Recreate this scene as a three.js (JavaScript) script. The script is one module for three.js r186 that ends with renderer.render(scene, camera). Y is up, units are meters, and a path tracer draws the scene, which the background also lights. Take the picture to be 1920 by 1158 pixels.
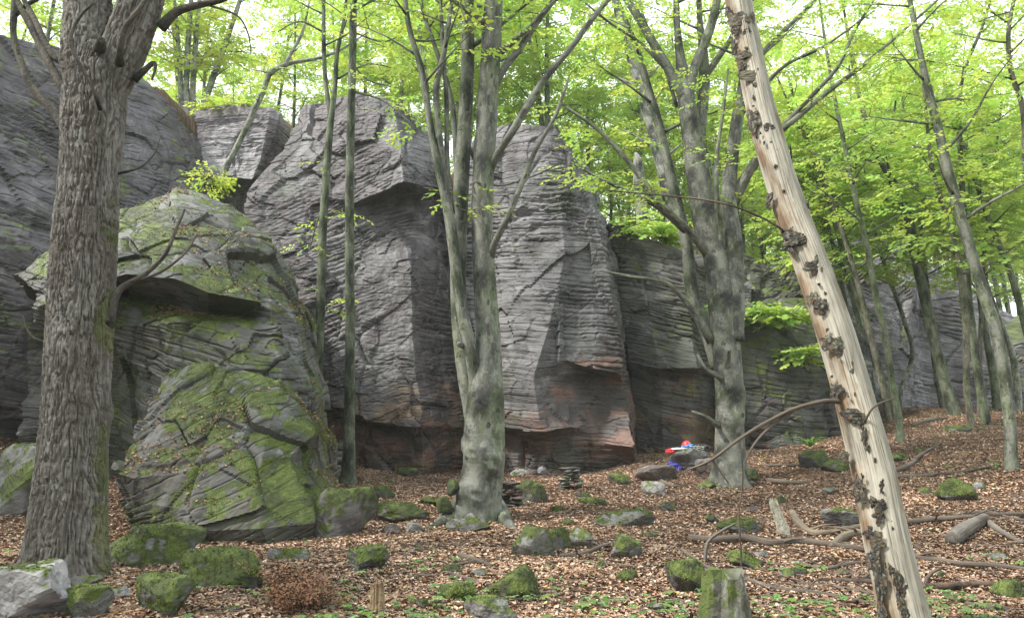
import * as THREE from 'three';
import { mergeGeometries } from 'three/addons/utils/BufferGeometryUtils.js';

// ---------------------------------------------------------------- camera, sky, sun, exposure
const scene = new THREE.Scene();
const camera = new THREE.PerspectiveCamera(42, 1024 / 617, 0.1, 900);
const EYE = new THREE.Vector3(0, 1.6, 0), PITCH = 10 * Math.PI / 180;
camera.position.copy(EYE);
camera.rotation.set(PITCH, 0, 0);
const renderer = new THREE.WebGLRenderer({ antialias: true });
renderer.setSize(1024, 617);
renderer.toneMapping = THREE.LinearToneMapping;
renderer.toneMappingExposure = 2.4;
renderer.shadowMap.enabled = true;
{ // thin bright overcast, a little brighter towards the zenith; the same all round
  const w = 256, h = 128, px = new Float32Array(w * h * 4);
  for (let j = 0; j < h; j++) for (let i = 0; i < w; i++) {
    const el = Math.max(0, (j / (h - 1) - 0.5) * 2), k = 0.82 + 0.4 * el, o = (j * w + i) * 4;
    px[o] = 1.02 * k; px[o + 1] = 1.08 * k; px[o + 2] = 1.16 * k; px[o + 3] = 1;
  }
  const t = new THREE.DataTexture(px, w, h, THREE.RGBAFormat, THREE.FloatType);
  t.mapping = THREE.EquirectangularReflectionMapping; t.magFilter = THREE.LinearFilter; t.needsUpdate = true;
  scene.background = t; scene.environment = t;
}
const sun = new THREE.DirectionalLight(new THREE.Color(1, 0.95, 0.86), 3.6);
sun.position.set(-43, 50, -6); sun.target.position.set(0, 0, -20);
sun.castShadow = true; sun.shadow.radius = 16; sun.shadow.mapSize.set(2048, 2048);
Object.assign(sun.shadow.camera, { left: -50, right: 50, top: 50, bottom: -50, near: 1, far: 160 });
scene.add(sun, sun.target);

// ---------------------------------------------------------------- numbers, noise, helpers
const V = (x, y, z) => new THREE.Vector3(x, y, z);
const clamp = (x, a = 0, b = 1) => Math.min(b, Math.max(a, x)), mix = (a, b, t) => a + (b - a) * t;
const sstep = (a, b, x) => { const t = clamp((x - a) / (b - a)); return t * t * (3 - 2 * t); };
function rng(seed) { let s = (seed * 2654435761) | 0; return () => { s = (s + 0x6d2b79f5) | 0; let t = Math.imul(s ^ (s >>> 15), 1 | s); t = (t + Math.imul(t ^ (t >>> 7), 61 | t)) ^ t; return ((t ^ (t >>> 14)) >>> 0) / 4294967296; }; }
function h3(x, y, z) { let h = Math.imul(x | 0, 374761393) ^ Math.imul(y | 0, 668265263) ^ Math.imul(z | 0, 1274126177); h = Math.imul(h ^ (h >>> 13), 1103515245); h = Math.imul(h ^ (h >>> 15), 2246822519); return ((h ^ (h >>> 16)) >>> 0) / 4294967296; }
function noise(x, y, z) {           // -1 .. 1
  const ix = Math.floor(x), iy = Math.floor(y), iz = Math.floor(z); let fx = x - ix, fy = y - iy, fz = z - iz;
  fx = fx * fx * (3 - 2 * fx); fy = fy * fy * (3 - 2 * fy); fz = fz * fz * (3 - 2 * fz);
  const l = (a, b, t) => a + (b - a) * t;
  return 2 * l(l(l(h3(ix, iy, iz), h3(ix + 1, iy, iz), fx), l(h3(ix, iy + 1, iz), h3(ix + 1, iy + 1, iz), fx), fy),
    l(l(h3(ix, iy, iz + 1), h3(ix + 1, iy, iz + 1), fx), l(h3(ix, iy + 1, iz + 1), h3(ix + 1, iy + 1, iz + 1), fx), fy), fz) - 1;
}
function fbm(x, y, z, n = 4) { let a = 0.5, s = 0; for (let i = 0; i < n; i++) { s += a * noise(x, y, z); x = x * 2.03 + 5.1; y = y * 2.03 + 1.7; z = z * 2.03 + 9.3; a *= 0.5; } return s; }

// a place in the world from its bearing in the photograph and its distance ahead (metres along -z)
const FPX = 579 / Math.tan(21 * Math.PI / 180), CP = Math.cos(PITCH), SP = Math.sin(PITCH);
function at(px, py, d) {
  const cx = (px - 960) / FPX, cy = (579 - py) / FPX;
  const y = cy * CP + SP, z = -(CP - cy * SP), k = d / -z;
  return V(cx * k, EYE.y + y * k, -d);
}
const pxSize = (w, d) => w * d / FPX;
const slim = (px) => 1 / Math.hypot(1, (px - 960) / FPX); // a round thing far off the axis looks wider than it is

const used = new Map();
function numbered(n) { const k = used.get(n) ?? 0; used.set(n, k + 1); return k ? n + '_' + String(k).padStart(3, '0') : n; }
function tag(o, label, category, group, kind) { if (label) o.userData.label = label; if (category) o.userData.category = category; if (group) o.userData.group = group; if (kind) o.userData.kind = kind; return o; }
function thing(name, label, category, base, group) { const g = new THREE.Group(); g.name = numbered(name); g.position.copy(base); scene.add(g); return tag(g, label, category, group); }
function mesh(name, geo, mat, parent) { const m = new THREE.Mesh(geo, mat); m.name = parent ? name : numbered(name); m.castShadow = m.receiveShadow = true; (parent ?? scene).add(m); return m; }
function local(geo, base) { return geo.translate(-base.x, -base.y, -base.z); }

// ---------------------------------------------------------------- textures (tileable noise)
function tnoise(u, v, n, seed) {    // periodic value noise, n cells across, -1..1
  const x = u * n, y = v * n, ix = Math.floor(x), iy = Math.floor(y); let fx = x - ix, fy = y - iy; fx = fx * fx * (3 - 2 * fx); fy = fy * fy * (3 - 2 * fy);
  const h = (a, b) => h3(((a % n) + n) % n, ((b % n) + n) % n, seed);
  return 2 * mix(mix(h(ix, iy), h(ix + 1, iy), fx), mix(h(ix, iy + 1), h(ix + 1, iy + 1), fx), fy) - 1;
}
function tn2(u, v, nx, ny, seed) {
  const x = u * nx, y = v * ny, ix = Math.floor(x), iy = Math.floor(y); let fx = x - ix, fy = y - iy; fx = fx * fx * (3 - 2 * fx); fy = fy * fy * (3 - 2 * fy);
  const h = (a, b) => h3(((a % nx) + nx) % nx, ((b % ny) + ny) % ny, seed);
  return 2 * mix(mix(h(ix, iy), h(ix + 1, iy), fx), mix(h(ix, iy + 1), h(ix + 1, iy + 1), fx), fy) - 1;
}
function tfbm(u, v, n, seed, oct = 5) { let a = 0.5, s = 0; for (let i = 0; i < oct; i++) { s += a * tnoise(u, v, n, seed + i); n *= 2; a *= 0.5; } return s; }
function tex(size, fn, srgb, wMetres, hMetres = wMetres) {
  const d = new Uint8Array(size * size * 4);
  for (let j = 0; j < size; j++) for (let i = 0; i < size; i++) { const c = fn(i / size, j / size), o = (j * size + i) * 4; for (let k = 0; k < 3; k++) d[o + k] = clamp(Array.isArray(c) ? c[k] : c) * 255; d[o + 3] = 255; }
  const t = new THREE.DataTexture(d, size, size); t.wrapS = t.wrapT = THREE.RepeatWrapping; t.magFilter = THREE.LinearFilter; t.minFilter = THREE.LinearMipmapLinearFilter; t.generateMipmaps = true;
  if (srgb) t.colorSpace = THREE.SRGBColorSpace; t.repeat.set(1 / wMetres, 1 / hMetres); t.needsUpdate = true; return t;
}
const rockCol = tex(1024, (u, v) => { const g = 0.86 + 0.3 * tfbm(u, v, 9, 3, 6) + 0.16 * tn2(u, v, 40, 160, 8) * tfbm(u, v, 6, 5, 3); const s = tfbm(u, v, 30, 91, 3) > 0.36 ? 0.1 : 0; return [g + s, g + s, g * 0.99 + s]; }, true, 2.6);
const rockBump = tex(1024, (u, v) => {
  const w = 0.035 * tfbm(u, v, 5, 40, 4), vv = v + w, n = 13; let y = vv * n; y -= Math.floor(y / n) * n; const i = Math.floor(y), f = y - i;
  const c = Math.floor((u + w * 0.6) * (3 + Math.floor(h3(i, 2, 2) * 5)) + h3(i, 1, 4) * 9);
  return 0.45 + 0.34 * (h3(i, c, 7) - 0.5) + 0.42 * tfbm(u, v, 11, 60, 6) - 0.3 * Math.exp(-(Math.min(f, 1 - f) ** 2) / 0.006) * clamp(0.6 + tfbm(u, v, 6, 77, 3) * 1.6);
}, false, 2.6);
const grain = tex(512, (u, v) => 0.5 + 0.6 * tfbm(u, v, 16, 21, 5), false, 0.5);
const mossBump = tex(512, (u, v) => 0.5 + 0.5 * tfbm(u, v, 24, 33, 4) + 0.3 * tfbm(u, v, 6, 36, 3), false, 0.6);
const SCARS = Array.from({ length: 9 }, (_, i) => [h3(i, 1, 88), h3(i, 2, 88), 0.02 + 0.03 * h3(i, 3, 88), 0.008 + 0.012 * h3(i, 4, 88)]); // old branch scars
const beechCol = tex(1024, (u, v) => { let scar = 0; for (const [x, y, rx, ry] of SCARS) { const q = Math.hypot((u - x) / rx, (v - y + 0.35 * Math.abs(u - x)) / ry); scar = Math.max(scar, sstep(1.25, 1, q) * (0.25 + 0.35 * sstep(0.55, 0.95, q))); } const a = 0.8 + 0.55 * tfbm(u, v, 5, 11, 6) + 0.2 * tfbm(u, v, 48, 12, 3)  - 0.22 * clamp(tn2(u, v, 10, 90, 14) * 2 - 0.9) * clamp(0.5 + tfbm(u, v, 8, 18, 3) * 2); const g = tfbm(u, v, 4, 51, 5), l = tfbm(u, v, 14, 58, 5) > 0.24 ? 0.2 : 0; const st = 0.22 * clamp(tfbm(u, v, 7, 97, 5) * 3.2 - 0.3), e = a + l - scar - st; return [e - 0.05 * clamp(g * 3), e, e - 0.12 * clamp(g * 3)]; }, true, 1.4, 2.2);
const beechBump = tex(512, (u, v) => 0.5 + 0.12 * tn2(u, v, 6, 64, 24) * clamp(0.5 + tfbm(u, v, 5, 29, 3) * 2) + 0.4 * tfbm(u, v, 8, 25, 5), false, 1.4, 2.2);
const woodCol = tex(1024, (u, v) => { const g = 0.87 + 0.07 * tn2(u, v, 110, 5, 70) + 0.05 * tn2(u, v, 30, 3, 71) + 0.2 * tfbm(u, v, 6, 72, 5); const s = clamp(tfbm(u, v, 4, 75, 5) * 3 - 0.25) * 0.3, c = tn2(u, v, 60, 4, 79) > 0.86 ? 0.3 : 0; return [g - s * 0.7 - c, g - s - c, g - s * 1.25 - c]; }, true, 0.9, 1.8);
const woodBump = tex(512, (u, v) => 0.5 + 0.3 * tn2(u, v, 70, 5, 70) + 0.3 * tfbm(u, v, 8, 72, 4), false, 0.9, 1.8);
const litterCol = tex(1024, (u, v) => { // bits of dead leaf, each its own brown
  let best = 9, id = 0; const n = 44, x = u * n, y = v * n, ix = Math.floor(x), iy = Math.floor(y);
  for (let a = -1; a <= 1; a++) for (let b = -1; b <= 1; b++) { const jx = ((ix + a) % n + n) % n, jy = ((iy + b) % n + n) % n, th = h3(jx, jy, 5) * 6.28, dx = x - (ix + a + h3(jx, jy, 1)), dy = y - (iy + b + h3(jx, jy, 2)), p = dx * Math.cos(th) + dy * Math.sin(th), q = -dx * Math.sin(th) + dy * Math.cos(th), d = Math.hypot(p, q * 1.7); if (d < best) { best = d; id = h3(jx, jy, 9); } }
  const k = 0.75 + 0.5 * tfbm(u, v, 60, 44, 3), m = id < 0.25 ? [0.42, 0.31, 0.24] : id < 0.55 ? [0.56, 0.41, 0.31] : id < 0.85 ? [0.5, 0.38, 0.3] : [0.66, 0.53, 0.42]; return m.map((c) => c * k * 1.05);
}, true, 2.4);
const litterBump = tex(512, (u, v) => 0.5 + 0.5 * tfbm(u, v, 40, 46, 3) + 0.3 * tfbm(u, v, 12, 49, 3), false, 2.4);

const std = (o) => new THREE.MeshStandardMaterial({ roughness: 0.9, metalness: 0, ...o });
const M = {
  rock: std({ vertexColors: true, map: rockCol, bumpMap: rockBump, bumpScale: 0.1, roughness: 0.7, flatShading: true }),
  stone: std({ vertexColors: true, map: rockCol, bumpMap: grain, bumpScale: 0.012, roughness: 0.85, flatShading: true }),
  oak: std({ vertexColors: true, bumpMap: grain, bumpScale: 0.01, flatShading: true }),
  beech: std({ color: new THREE.Color(0.168, 0.171, 0.144), map: beechCol, bumpMap: beechBump, bumpScale: 0.014, roughness: 0.75 }),
  paleBark: std({ color: new THREE.Color(0.239, 0.239, 0.213), map: beechCol, bumpMap: beechBump, bumpScale: 0.014 }),
  greenBark: std({ color: new THREE.Color(0.125, 0.140, 0.094), map: beechCol, bumpMap: beechBump, bumpScale: 0.014 }),
  darkBark: std({ color: new THREE.Color(0.13, 0.118, 0.094), map: beechCol, bumpMap: beechBump, bumpScale: 0.008 }),
  deadBark: std({ color: new THREE.Color(0.099, 0.063, 0.045), map: beechCol, bumpMap: beechBump, bumpScale: 0.014 }),
  stick: std({ color: new THREE.Color(0.116, 0.090, 0.072), map: woodCol, bumpMap: woodBump, bumpScale: 0.008 }),
  oakLimb: std({ color: new THREE.Color(0.1, 0.085, 0.072), map: beechCol, bumpMap: grain, bumpScale: 0.012 }),
  deadWood: std({ color: new THREE.Color(0.42, 0.385, 0.325), map: woodCol, bumpMap: woodBump, bumpScale: 0.02, roughness: 0.8 }),
  flake: std({ vertexColors: true, bumpMap: grain, bumpScale: 0.012, flatShading: true }),
  ground: std({ color: new THREE.Color(0.527, 0.510, 0.484), map: litterCol, bumpMap: litterBump, bumpScale: 0.03, roughness: 0.95 }),
  twig: std({ color: new THREE.Color(0.09, 0.08, 0.065) }),
};
const leafMat = (r, g, b) => new THREE.MeshPhysicalMaterial({ color: new THREE.Color(r, g, b), roughness: 0.9, transmission: 0.55, thickness: 0, specularIntensity: 0.25, side: THREE.DoubleSide });
M.leaf = leafMat(0.5, 0.66, 0.13);

// ---------------------------------------------------------------- terrain
function rbf(points, c = 2.5) {     // points: [x, z, y]; smooth surface through them
  const n = points.length, N = n + 3, A = [];
  const phi = (dx, dz) => Math.sqrt(dx * dx + dz * dz + c * c);
  for (let i = 0; i < n; i++) { const r = []; for (let j = 0; j < n; j++) r.push(phi(points[i][0] - points[j][0], points[i][1] - points[j][1]) - (i === j ? 0.15 : 0)); r.push(1, points[i][0], points[i][1], points[i][2]); A.push(r); }
  for (let k = 0; k < 3; k++) { const r = []; for (let j = 0; j < n; j++) r.push(k === 0 ? 1 : points[j][k - 1]); r.push(0, 0, 0, 0); A.push(r); }
  for (let i = 0; i < N; i++) { let p = i; for (let j = i; j < N; j++) if (Math.abs(A[j][i]) > Math.abs(A[p][i])) p = j; [A[i], A[p]] = [A[p], A[i]]; for (let j = 0; j < N; j++) if (j !== i) { const f = A[j][i] / A[i][i]; if (f) for (let k = i; k <= N; k++) A[j][k] -= f * A[i][k]; } }
  const w = A.map((r, i) => r[N] / r[i]);
  return (x, z) => { let s = w[n] + w[n + 1] * x + w[n + 2] * z; for (let j = 0; j < n; j++) s += w[j] * phi(x - points[j][0], z - points[j][1]); return s; };
}
const G = [[-100, 1158, 7.2], [200, 1158, 7.6], [600, 1158, 7.7], [960, 1158, 7.7], [1350, 1165, 7.6], [1700, 1175, 7.4], [2100, 1175, 7.4], [115, 1082, 9.8], [-150, 1040, 11], [400, 1040, 11.2], [620, 1010, 12.6], [880, 972, 14.5],
  [30, 985, 13.6], [30, 835, 19], [-200, 800, 19], [640, 905, 19], [580, 880, 20.5], [700, 884, 22.5], [900, 892, 23], [1050, 893, 22.6], [1190, 872, 22.8], [1120, 915, 18], [1130, 1000, 12.5], [1280, 868, 20.5], [1380, 915, 18.3], [1450, 1000, 13], [1250, 852, 24.5],
  [1450, 842, 25.5], [1560, 818, 25.5], [1690, 829, 21.5], [1898, 882, 17], [1800, 960, 13], [1830, 815, 23], [1680, 765, 30], [1790, 768, 29], [1900, 752, 33], [2150, 820, 20], [2250, 720, 34], [1740, 748, 35], [2050, 1000, 12]]
  .map(([a, b, d]) => { const p = at(a, b, d); return [p.x, p.z, p.y]; });
for (const x of [-8, -3, 3, 8]) G.push([x, 3, 0.0]);
const floorY = rbf(G);
// rim of the crag: bearing, top row, distance of the rim, distance where the rock face stands
const RIM = [[-900, 60, 24, 21], [-200, 85, 24, 20.5], [120, 130, 26, 23.5], [275, 155, 28, 26.5], [345, 222, 31, 29.5], [440, 215, 32, 30.6], [520, 225, 31.5, 30], [548, 262, 31, 29], [600, 215, 29, 26.5], [700, 200, 28.5, 26.5], [760, 230, 29, 27], [830, 320, 29, 28], [900, 270, 28, 26.5], [1040, 262, 28, 26], [1085, 315, 29, 26.5], [1130, 425, 29, 27], [1300, 470, 29, 27.5], [1400, 500, 30, 28], [1500, 520, 32, 30], [1560, 500, 37, 34], [1700, 480, 38, 37], [1800, 560, 38.5, 37.5], [1900, 620, 39, 38], [2300, 690, 40, 38]]
  .map(([a, b, d, c]) => { const p = at(a, b, d); return [a, p.y, d, c]; });
function rim(px) { let i = 0; while (i < RIM.length - 2 && RIM[i + 1][0] < px) i++; const a = RIM[i], b = RIM[i + 1], t = clamp((px - a[0]) / (b[0] - a[0])); return [mix(a[1], b[1], t), mix(a[2], b[2], t), mix(a[3], b[3], t)]; }
function groundY(x, z) {
  const d = -z; let y = d > 45 || Math.abs(x) > 45 ? floorY(clamp(x, -45, 45), Math.max(z, -45)) : floorY(x, z);
  if (d > 12) {
    const [top, , face] = rim(960 + x / d * FPX * CP);
    const k = sstep(face + 0.4, face + 2.2, d);
    y = mix(Math.min(y, 3.2), top + Math.max(0, d - face - 3) * 0.07, k) * 1;
    if (k > 0) y += 0.5 * k * fbm(x * 0.12, 3, z * 0.12, 3);
  } else if (d < 0) y = mix(y, 0, sstep(0, 8, -d));
  return y + 0.09 * fbm(x * 0.6, 0.5, z * 0.6, 3) + 0.03 * noise(x * 3, 1, z * 3);
}
function onGround(px, py, d0 = 6, d1 = 34) { // where the line of sight meets the floor
  let p = at(px, py, d0); for (let d = d0; d < d1; d += 0.05) { p = at(px, py, d); if (p.y <= groundY(p.x, p.z)) break; } p.y = groundY(p.x, p.z); return p;
}
{
  const xs = [], zs = []; let v = -300; const step = (a, lo, hi, fine) => (a >= lo && a < hi ? fine : Math.max(fine, Math.min(30, 0.22 * Math.min(Math.abs(a - lo), Math.abs(a - hi)) + fine)));
  while (v < 300) { xs.push(v); v += step(v, -16, 20, 0.13); } v = 60;
  while (v > -320) { zs.push(v); v -= step(v, -33, -6, 0.13); }
  const P = new Float32Array(xs.length * zs.length * 3), U = new Float32Array(xs.length * zs.length * 2), I = []; let o = 0, q = 0;
  for (const z of zs) for (const x of xs) { P[o++] = x; P[o++] = groundY(x, z); P[o++] = z; U[q++] = x; U[q++] = z; }
  for (let j = 0; j < zs.length - 1; j++) for (let i = 0; i < xs.length - 1; i++) { const a = j * xs.length + i, b = a + 1, c = a + xs.length, d = c + 1; I.push(a, b, c, b, d, c); }
  const g = new THREE.BufferGeometry(); g.setAttribute('position', new THREE.BufferAttribute(P, 3)); g.setAttribute('uv', new THREE.BufferAttribute(U, 2)); g.setIndex(I); g.computeVertexNormals();
  tag(mesh('ground', g, M.ground), 'forest floor covered in brown fallen leaves', 'ground', null, 'structure');
}

// ---------------------------------------------------------------- bedded rock
function beds(x, y, z, S, t, w, seed) {  // thin plates of rock, each a little proud of or behind its neighbours; -1 .. 1
  const [a, b, c] = S.n, warp = 0.7 * noise(x * 0.3 + seed, y * 0.3, z * 0.3) + 0.12 * noise(x * 1.9, y * 1.9 + seed, z * 1.9);
  const s0 = (x * a + y * b + z * c + (S.fold ? S.fold(x) : 0)) / t + warp * (0.22 / t) * S.wave, s2 = s0 + 1.5 * noise(s0 * 0.33, seed, 4.5), i = Math.floor(s2), f = s2 - i;
  const u = x * S.e[0] + y * S.e[1] + z * S.e[2], v = x * S.q[0] + y * S.q[1] + z * S.q[2], ww = w * (0.5 + 1.3 * h3(i, seed, 3));
  const wob = 0.4 * noise(x * 2.2, y * 2.2, z * 2.2 + seed), cu = Math.floor(u / ww + 7 * h3(i, seed, 5) + wob), cv = Math.floor(v / (ww * 1.3) + 7 * h3(i, seed, 6) + wob);
  const e = Math.min(f, 1 - f), h = h3(i * 7 + cu, cv * 3 + seed, i);
  return (h - 0.5) * 1.5 + (f - 0.5) * 0.5 - 1.25 * Math.exp(-(e * e) / 0.04) * clamp(0.55 + 1.2 * noise(x * 0.9, y * 0.9 + seed, z * 0.9));
}
function facets(x, y, z, size, seed, joint = 0.5) { // blocks between joints, each face tilted its own way; about -1 .. 1
  x = x / size + 0.25 * noise(x * 0.9, y * 0.9, z * 0.9 + seed); y /= size * 1.3; z /= size;
  const ix = Math.floor(x), iy = Math.floor(y), iz = Math.floor(z); let best = 9, next = 9, v = 0;
  for (let a = -1; a <= 1; a++) for (let b = -1; b <= 1; b++) for (let c = -1; c <= 1; c++) {
    const jx = ix + a, jy = iy + b, jz = iz + c, dx = x - jx - h3(jx, jy, jz + seed), dy = y - jy - h3(jx, jy + 31, jz + seed), dz = z - jz - h3(jx + 57, jy, jz + seed), d = dx * dx + dy * dy + dz * dz;
    if (d >= best) { if (d < next) next = d; } else { next = best; best = d; const h = h3(jx + 5, jy + 9, jz + seed); v = (h - 0.5) * 1.1 + 0.9 * (dx * (h3(jx, jy, jz + 77) - 0.5) + dy * (h3(jx + 3, jy, jz + 78) - 0.5)); }
  }
  const gap = Math.sqrt(next) - Math.sqrt(best); return v - joint * Math.exp(-(gap * gap) / 0.0022);
}
function bedding(nx, ny, nz, wave = 1) { const n = V(nx, ny, nz).normalize(), e = V(0, 1, 0).cross(n); if (e.lengthSq() < 1e-3) e.set(1, 0, 0); e.normalize(); const q = n.clone().cross(e); return { n: n.toArray(), e: e.toArray(), q: q.toArray(), wave }; }

const LEDGE = [], MOSSY = [];
function growMoss(P, N, C, R, share, off) { for (let k = 0; k < P.length / 3; k++) if (C[k * 3 + 1] > C[k * 3] * 1.2 && C[k * 3 + 1] > C[k * 3 + 2] * 2.6 && R() < share) MOSSY.push([P[k * 3] + off.x, P[k * 3 + 1] + off.y, P[k * 3 + 2] + off.z, N(k, 0), N(k, 1), N(k, 2), C[k * 3], C[k * 3 + 1], C[k * 3 + 2]]); }
// rows of control points (world) from the rim down; subdivided, then broken into beds
function rockSheet(name, label, category, rows, S, group) {
  const nr = rows.length, nc = rows[0].length, cn = rows.map((r) => r.map(() => V(0, 0, 0)));
  for (let r = 0; r < nr - 1; r++) for (let c = 0; c < nc - 1; c++) {
    const a = rows[r][c], b = rows[r + 1][c], d = rows[r][c + 1], e = rows[r + 1][c + 1];
    const n = b.clone().sub(d).negate().cross(e.clone().sub(a)).negate(); // area normal of the cell
    const m = e.clone().sub(a).cross(d.clone().sub(b)); m.normalize();
    for (const q of [cn[r][c], cn[r + 1][c], cn[r][c + 1], cn[r + 1][c + 1]]) q.add(m);
  }
  cn.forEach((r) => r.forEach((v) => v.normalize()));
  const ru = S.ru ?? 0.06, rv = S.rv ?? 0.032, rs = [0], cs = [0], rc = [], cc = [];
  for (let r = 0; r < nr - 1; r++) { let m = 0; for (let c = 0; c < nc; c++) m = Math.max(m, rows[r][c].distanceTo(rows[r + 1][c])); const n = Math.max(2, Math.round(Math.min(m, (S.maxLen ?? 99)) / rv)); for (let i = 1; i <= n; i++) rs.push(r + i / n); }
  for (let c = 0; c < nc - 1; c++) { let m = 0; for (let r = 0; r < nr; r++) m += rows[r][c].distanceTo(rows[r][c + 1]) / nr; const n = Math.max(2, Math.round(m / ru)); for (let i = 1; i <= n; i++) cs.push(c + i / n); }
  const W = cs.length, H = rs.length, P = new Float32Array(W * H * 3), C = new Float32Array(W * H * 3), U = new Float32Array(W * H * 2), I = new Uint32Array((W - 1) * (H - 1) * 6);
  const bl = (g, r, c, fr, fc, k) => mix(mix(g[r][c][k], g[r][c + 1][k], fc), mix(g[r + 1][c][k], g[r + 1][c + 1][k], fc), fr);
  const sd = S.seed;
  for (let j = 0, o = 0, q = 0; j < H; j++) for (let i = 0; i < W; i++) {
    const r = Math.min(nr - 2, Math.floor(rs[j])), c = Math.min(nc - 2, Math.floor(cs[i])), fr = rs[j] - r, fc = cs[i] - c;
    const x = bl(rows, r, c, fr, fc, 'x'), y = bl(rows, r, c, fr, fc, 'y'), z = bl(rows, r, c, fr, fc, 'z');
    let nx = bl(cn, r, c, fr, fc, 'x'), ny = bl(cn, r, c, fr, fc, 'y'), nz = bl(cn, r, c, fr, fc, 'z');
    const rough = S.rough ? S.rough(x, y, z) : 1;
    const big = 0.55 * fbm(x * 0.42 + sd, y * 0.42, z * 0.42, 3);
    const fc1 = facets(x, y, z, 1.5, sd, 0.4 * sstep(-0.2, 0.3, noise(x * 0.4 + 8, y * 0.4, z * 0.4))), fc2 = facets(x, y, z, 0.62, sd + 40, 0.1);
    const calm = 0.2 + 0.8 * sstep(-0.3, 0.3, noise(x * 0.55, y * 0.7 + sd, z * 0.55));
    let d = (S.big ?? 1) * (big * 0.6 + 0.2 * (S.facet ?? 1) * fc1 + (S.facet ?? 1) * (0.075 + 0.09 * (1 - rough)) * fc2) + (S.amp ?? 1) * rough * calm * (0.04 * beds(x, y, z, S, 0.55 * (S.t ?? 1), 1.3, sd + 11) + 0.04 * beds(x, y, z, S, 0.15 * (S.t ?? 1), 0.45, sd)) + 0.03 * fbm(x * 3.1, y * 3.1, z * 3.1 + sd, 3);
    const g = Math.abs(noise(x * 0.33 + sd * 3, y * 0.09, z * 0.33)); d -= 0.2 * Math.exp(-(g * g) / 0.0003) * (S.crack ?? 1) * sstep(0, 0.4, noise(x * 0.5, y * 0.5 + 40, z * 0.5)); // upright joints
    P[o] = x + nx * d; P[o + 1] = y + ny * d; P[o + 2] = z + nz * d; o += 3;
    U[q++] = x * S.e[0] + z * S.e[2] + 0.5 * (x * S.q[0] + z * S.q[2]) + 0.3 * z; U[q++] = x * S.n[0] + y * S.n[1] + z * S.n[2];
  }
  for (let j = 0, o = 0; j < H - 1; j++) for (let i = 0; i < W - 1; i++) { const a = j * W + i, b = a + W; I[o++] = a; I[o++] = b; I[o++] = a + 1; I[o++] = a + 1; I[o++] = b; I[o++] = b + 1; }
  const g = new THREE.BufferGeometry(); g.setAttribute('position', new THREE.BufferAttribute(P, 3)); g.setAttribute('uv', new THREE.BufferAttribute(U, 2)); g.setIndex(new THREE.BufferAttribute(I, 1)); g.computeVertexNormals();
  const N = g.attributes.normal.array;
  for (let k = 0; k < W * H; k++) { const col = S.col(P[k * 3], P[k * 3 + 1], P[k * 3 + 2], N[k * 3], N[k * 3 + 1], N[k * 3 + 2]); C[k * 3] = col[0]; C[k * 3 + 1] = col[1]; C[k * 3 + 2] = col[2]; }
  g.setAttribute('color', new THREE.BufferAttribute(C, 3)); g.deleteAttribute('normal');
  if (S.moss) growMoss(P, (k, i) => N[k * 3 + i], C, rng(sd + 800), S.moss, V(0, 0, 0));
  if (S.leaves) { const R = rng(sd + 900); for (let k = 0; k < W * H; k++) if (N[k * 3 + 1] > 0.5 && R() < S.leaves * sstep(0.05, 0.4, fbm(P[k * 3] * 0.6 + 20, P[k * 3 + 1] * 0.6, P[k * 3 + 2] * 0.6, 3) + (N[k * 3 + 1] - 0.6) * 0.6)) LEDGE.push([P[k * 3], P[k * 3 + 1], P[k * 3 + 2], N[k * 3], N[k * 3 + 1], N[k * 3 + 2]]); }
  const base = rows[nr - 1][Math.floor(nc / 2)].clone(); local(g, base);
  const m = mesh(name, g, M.rock); m.position.copy(base); return tag(m, label, category, group);
}
const blend = (a, b, t) => [mix(a[0], b[0], t), mix(a[1], b[1], t), mix(a[2], b[2], t)];
const GREY = [0.24, 0.235, 0.235], PURPLE = [0.15, 0.13, 0.138], PALE = [0.34, 0.342, 0.34], DARK = [0.115, 0.112, 0.11], RUST = [0.36, 0.185, 0.14], OCHRE = [0.44, 0.31, 0.18], MOSS = [0.04, 0.053, 0.011], MOSSB = [0.085, 0.112, 0.02], ALGA = [0.16, 0.19, 0.12], LITTER = [0.3, 0.18, 0.11], SOIL = [0.09, 0.065, 0.045];
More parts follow.
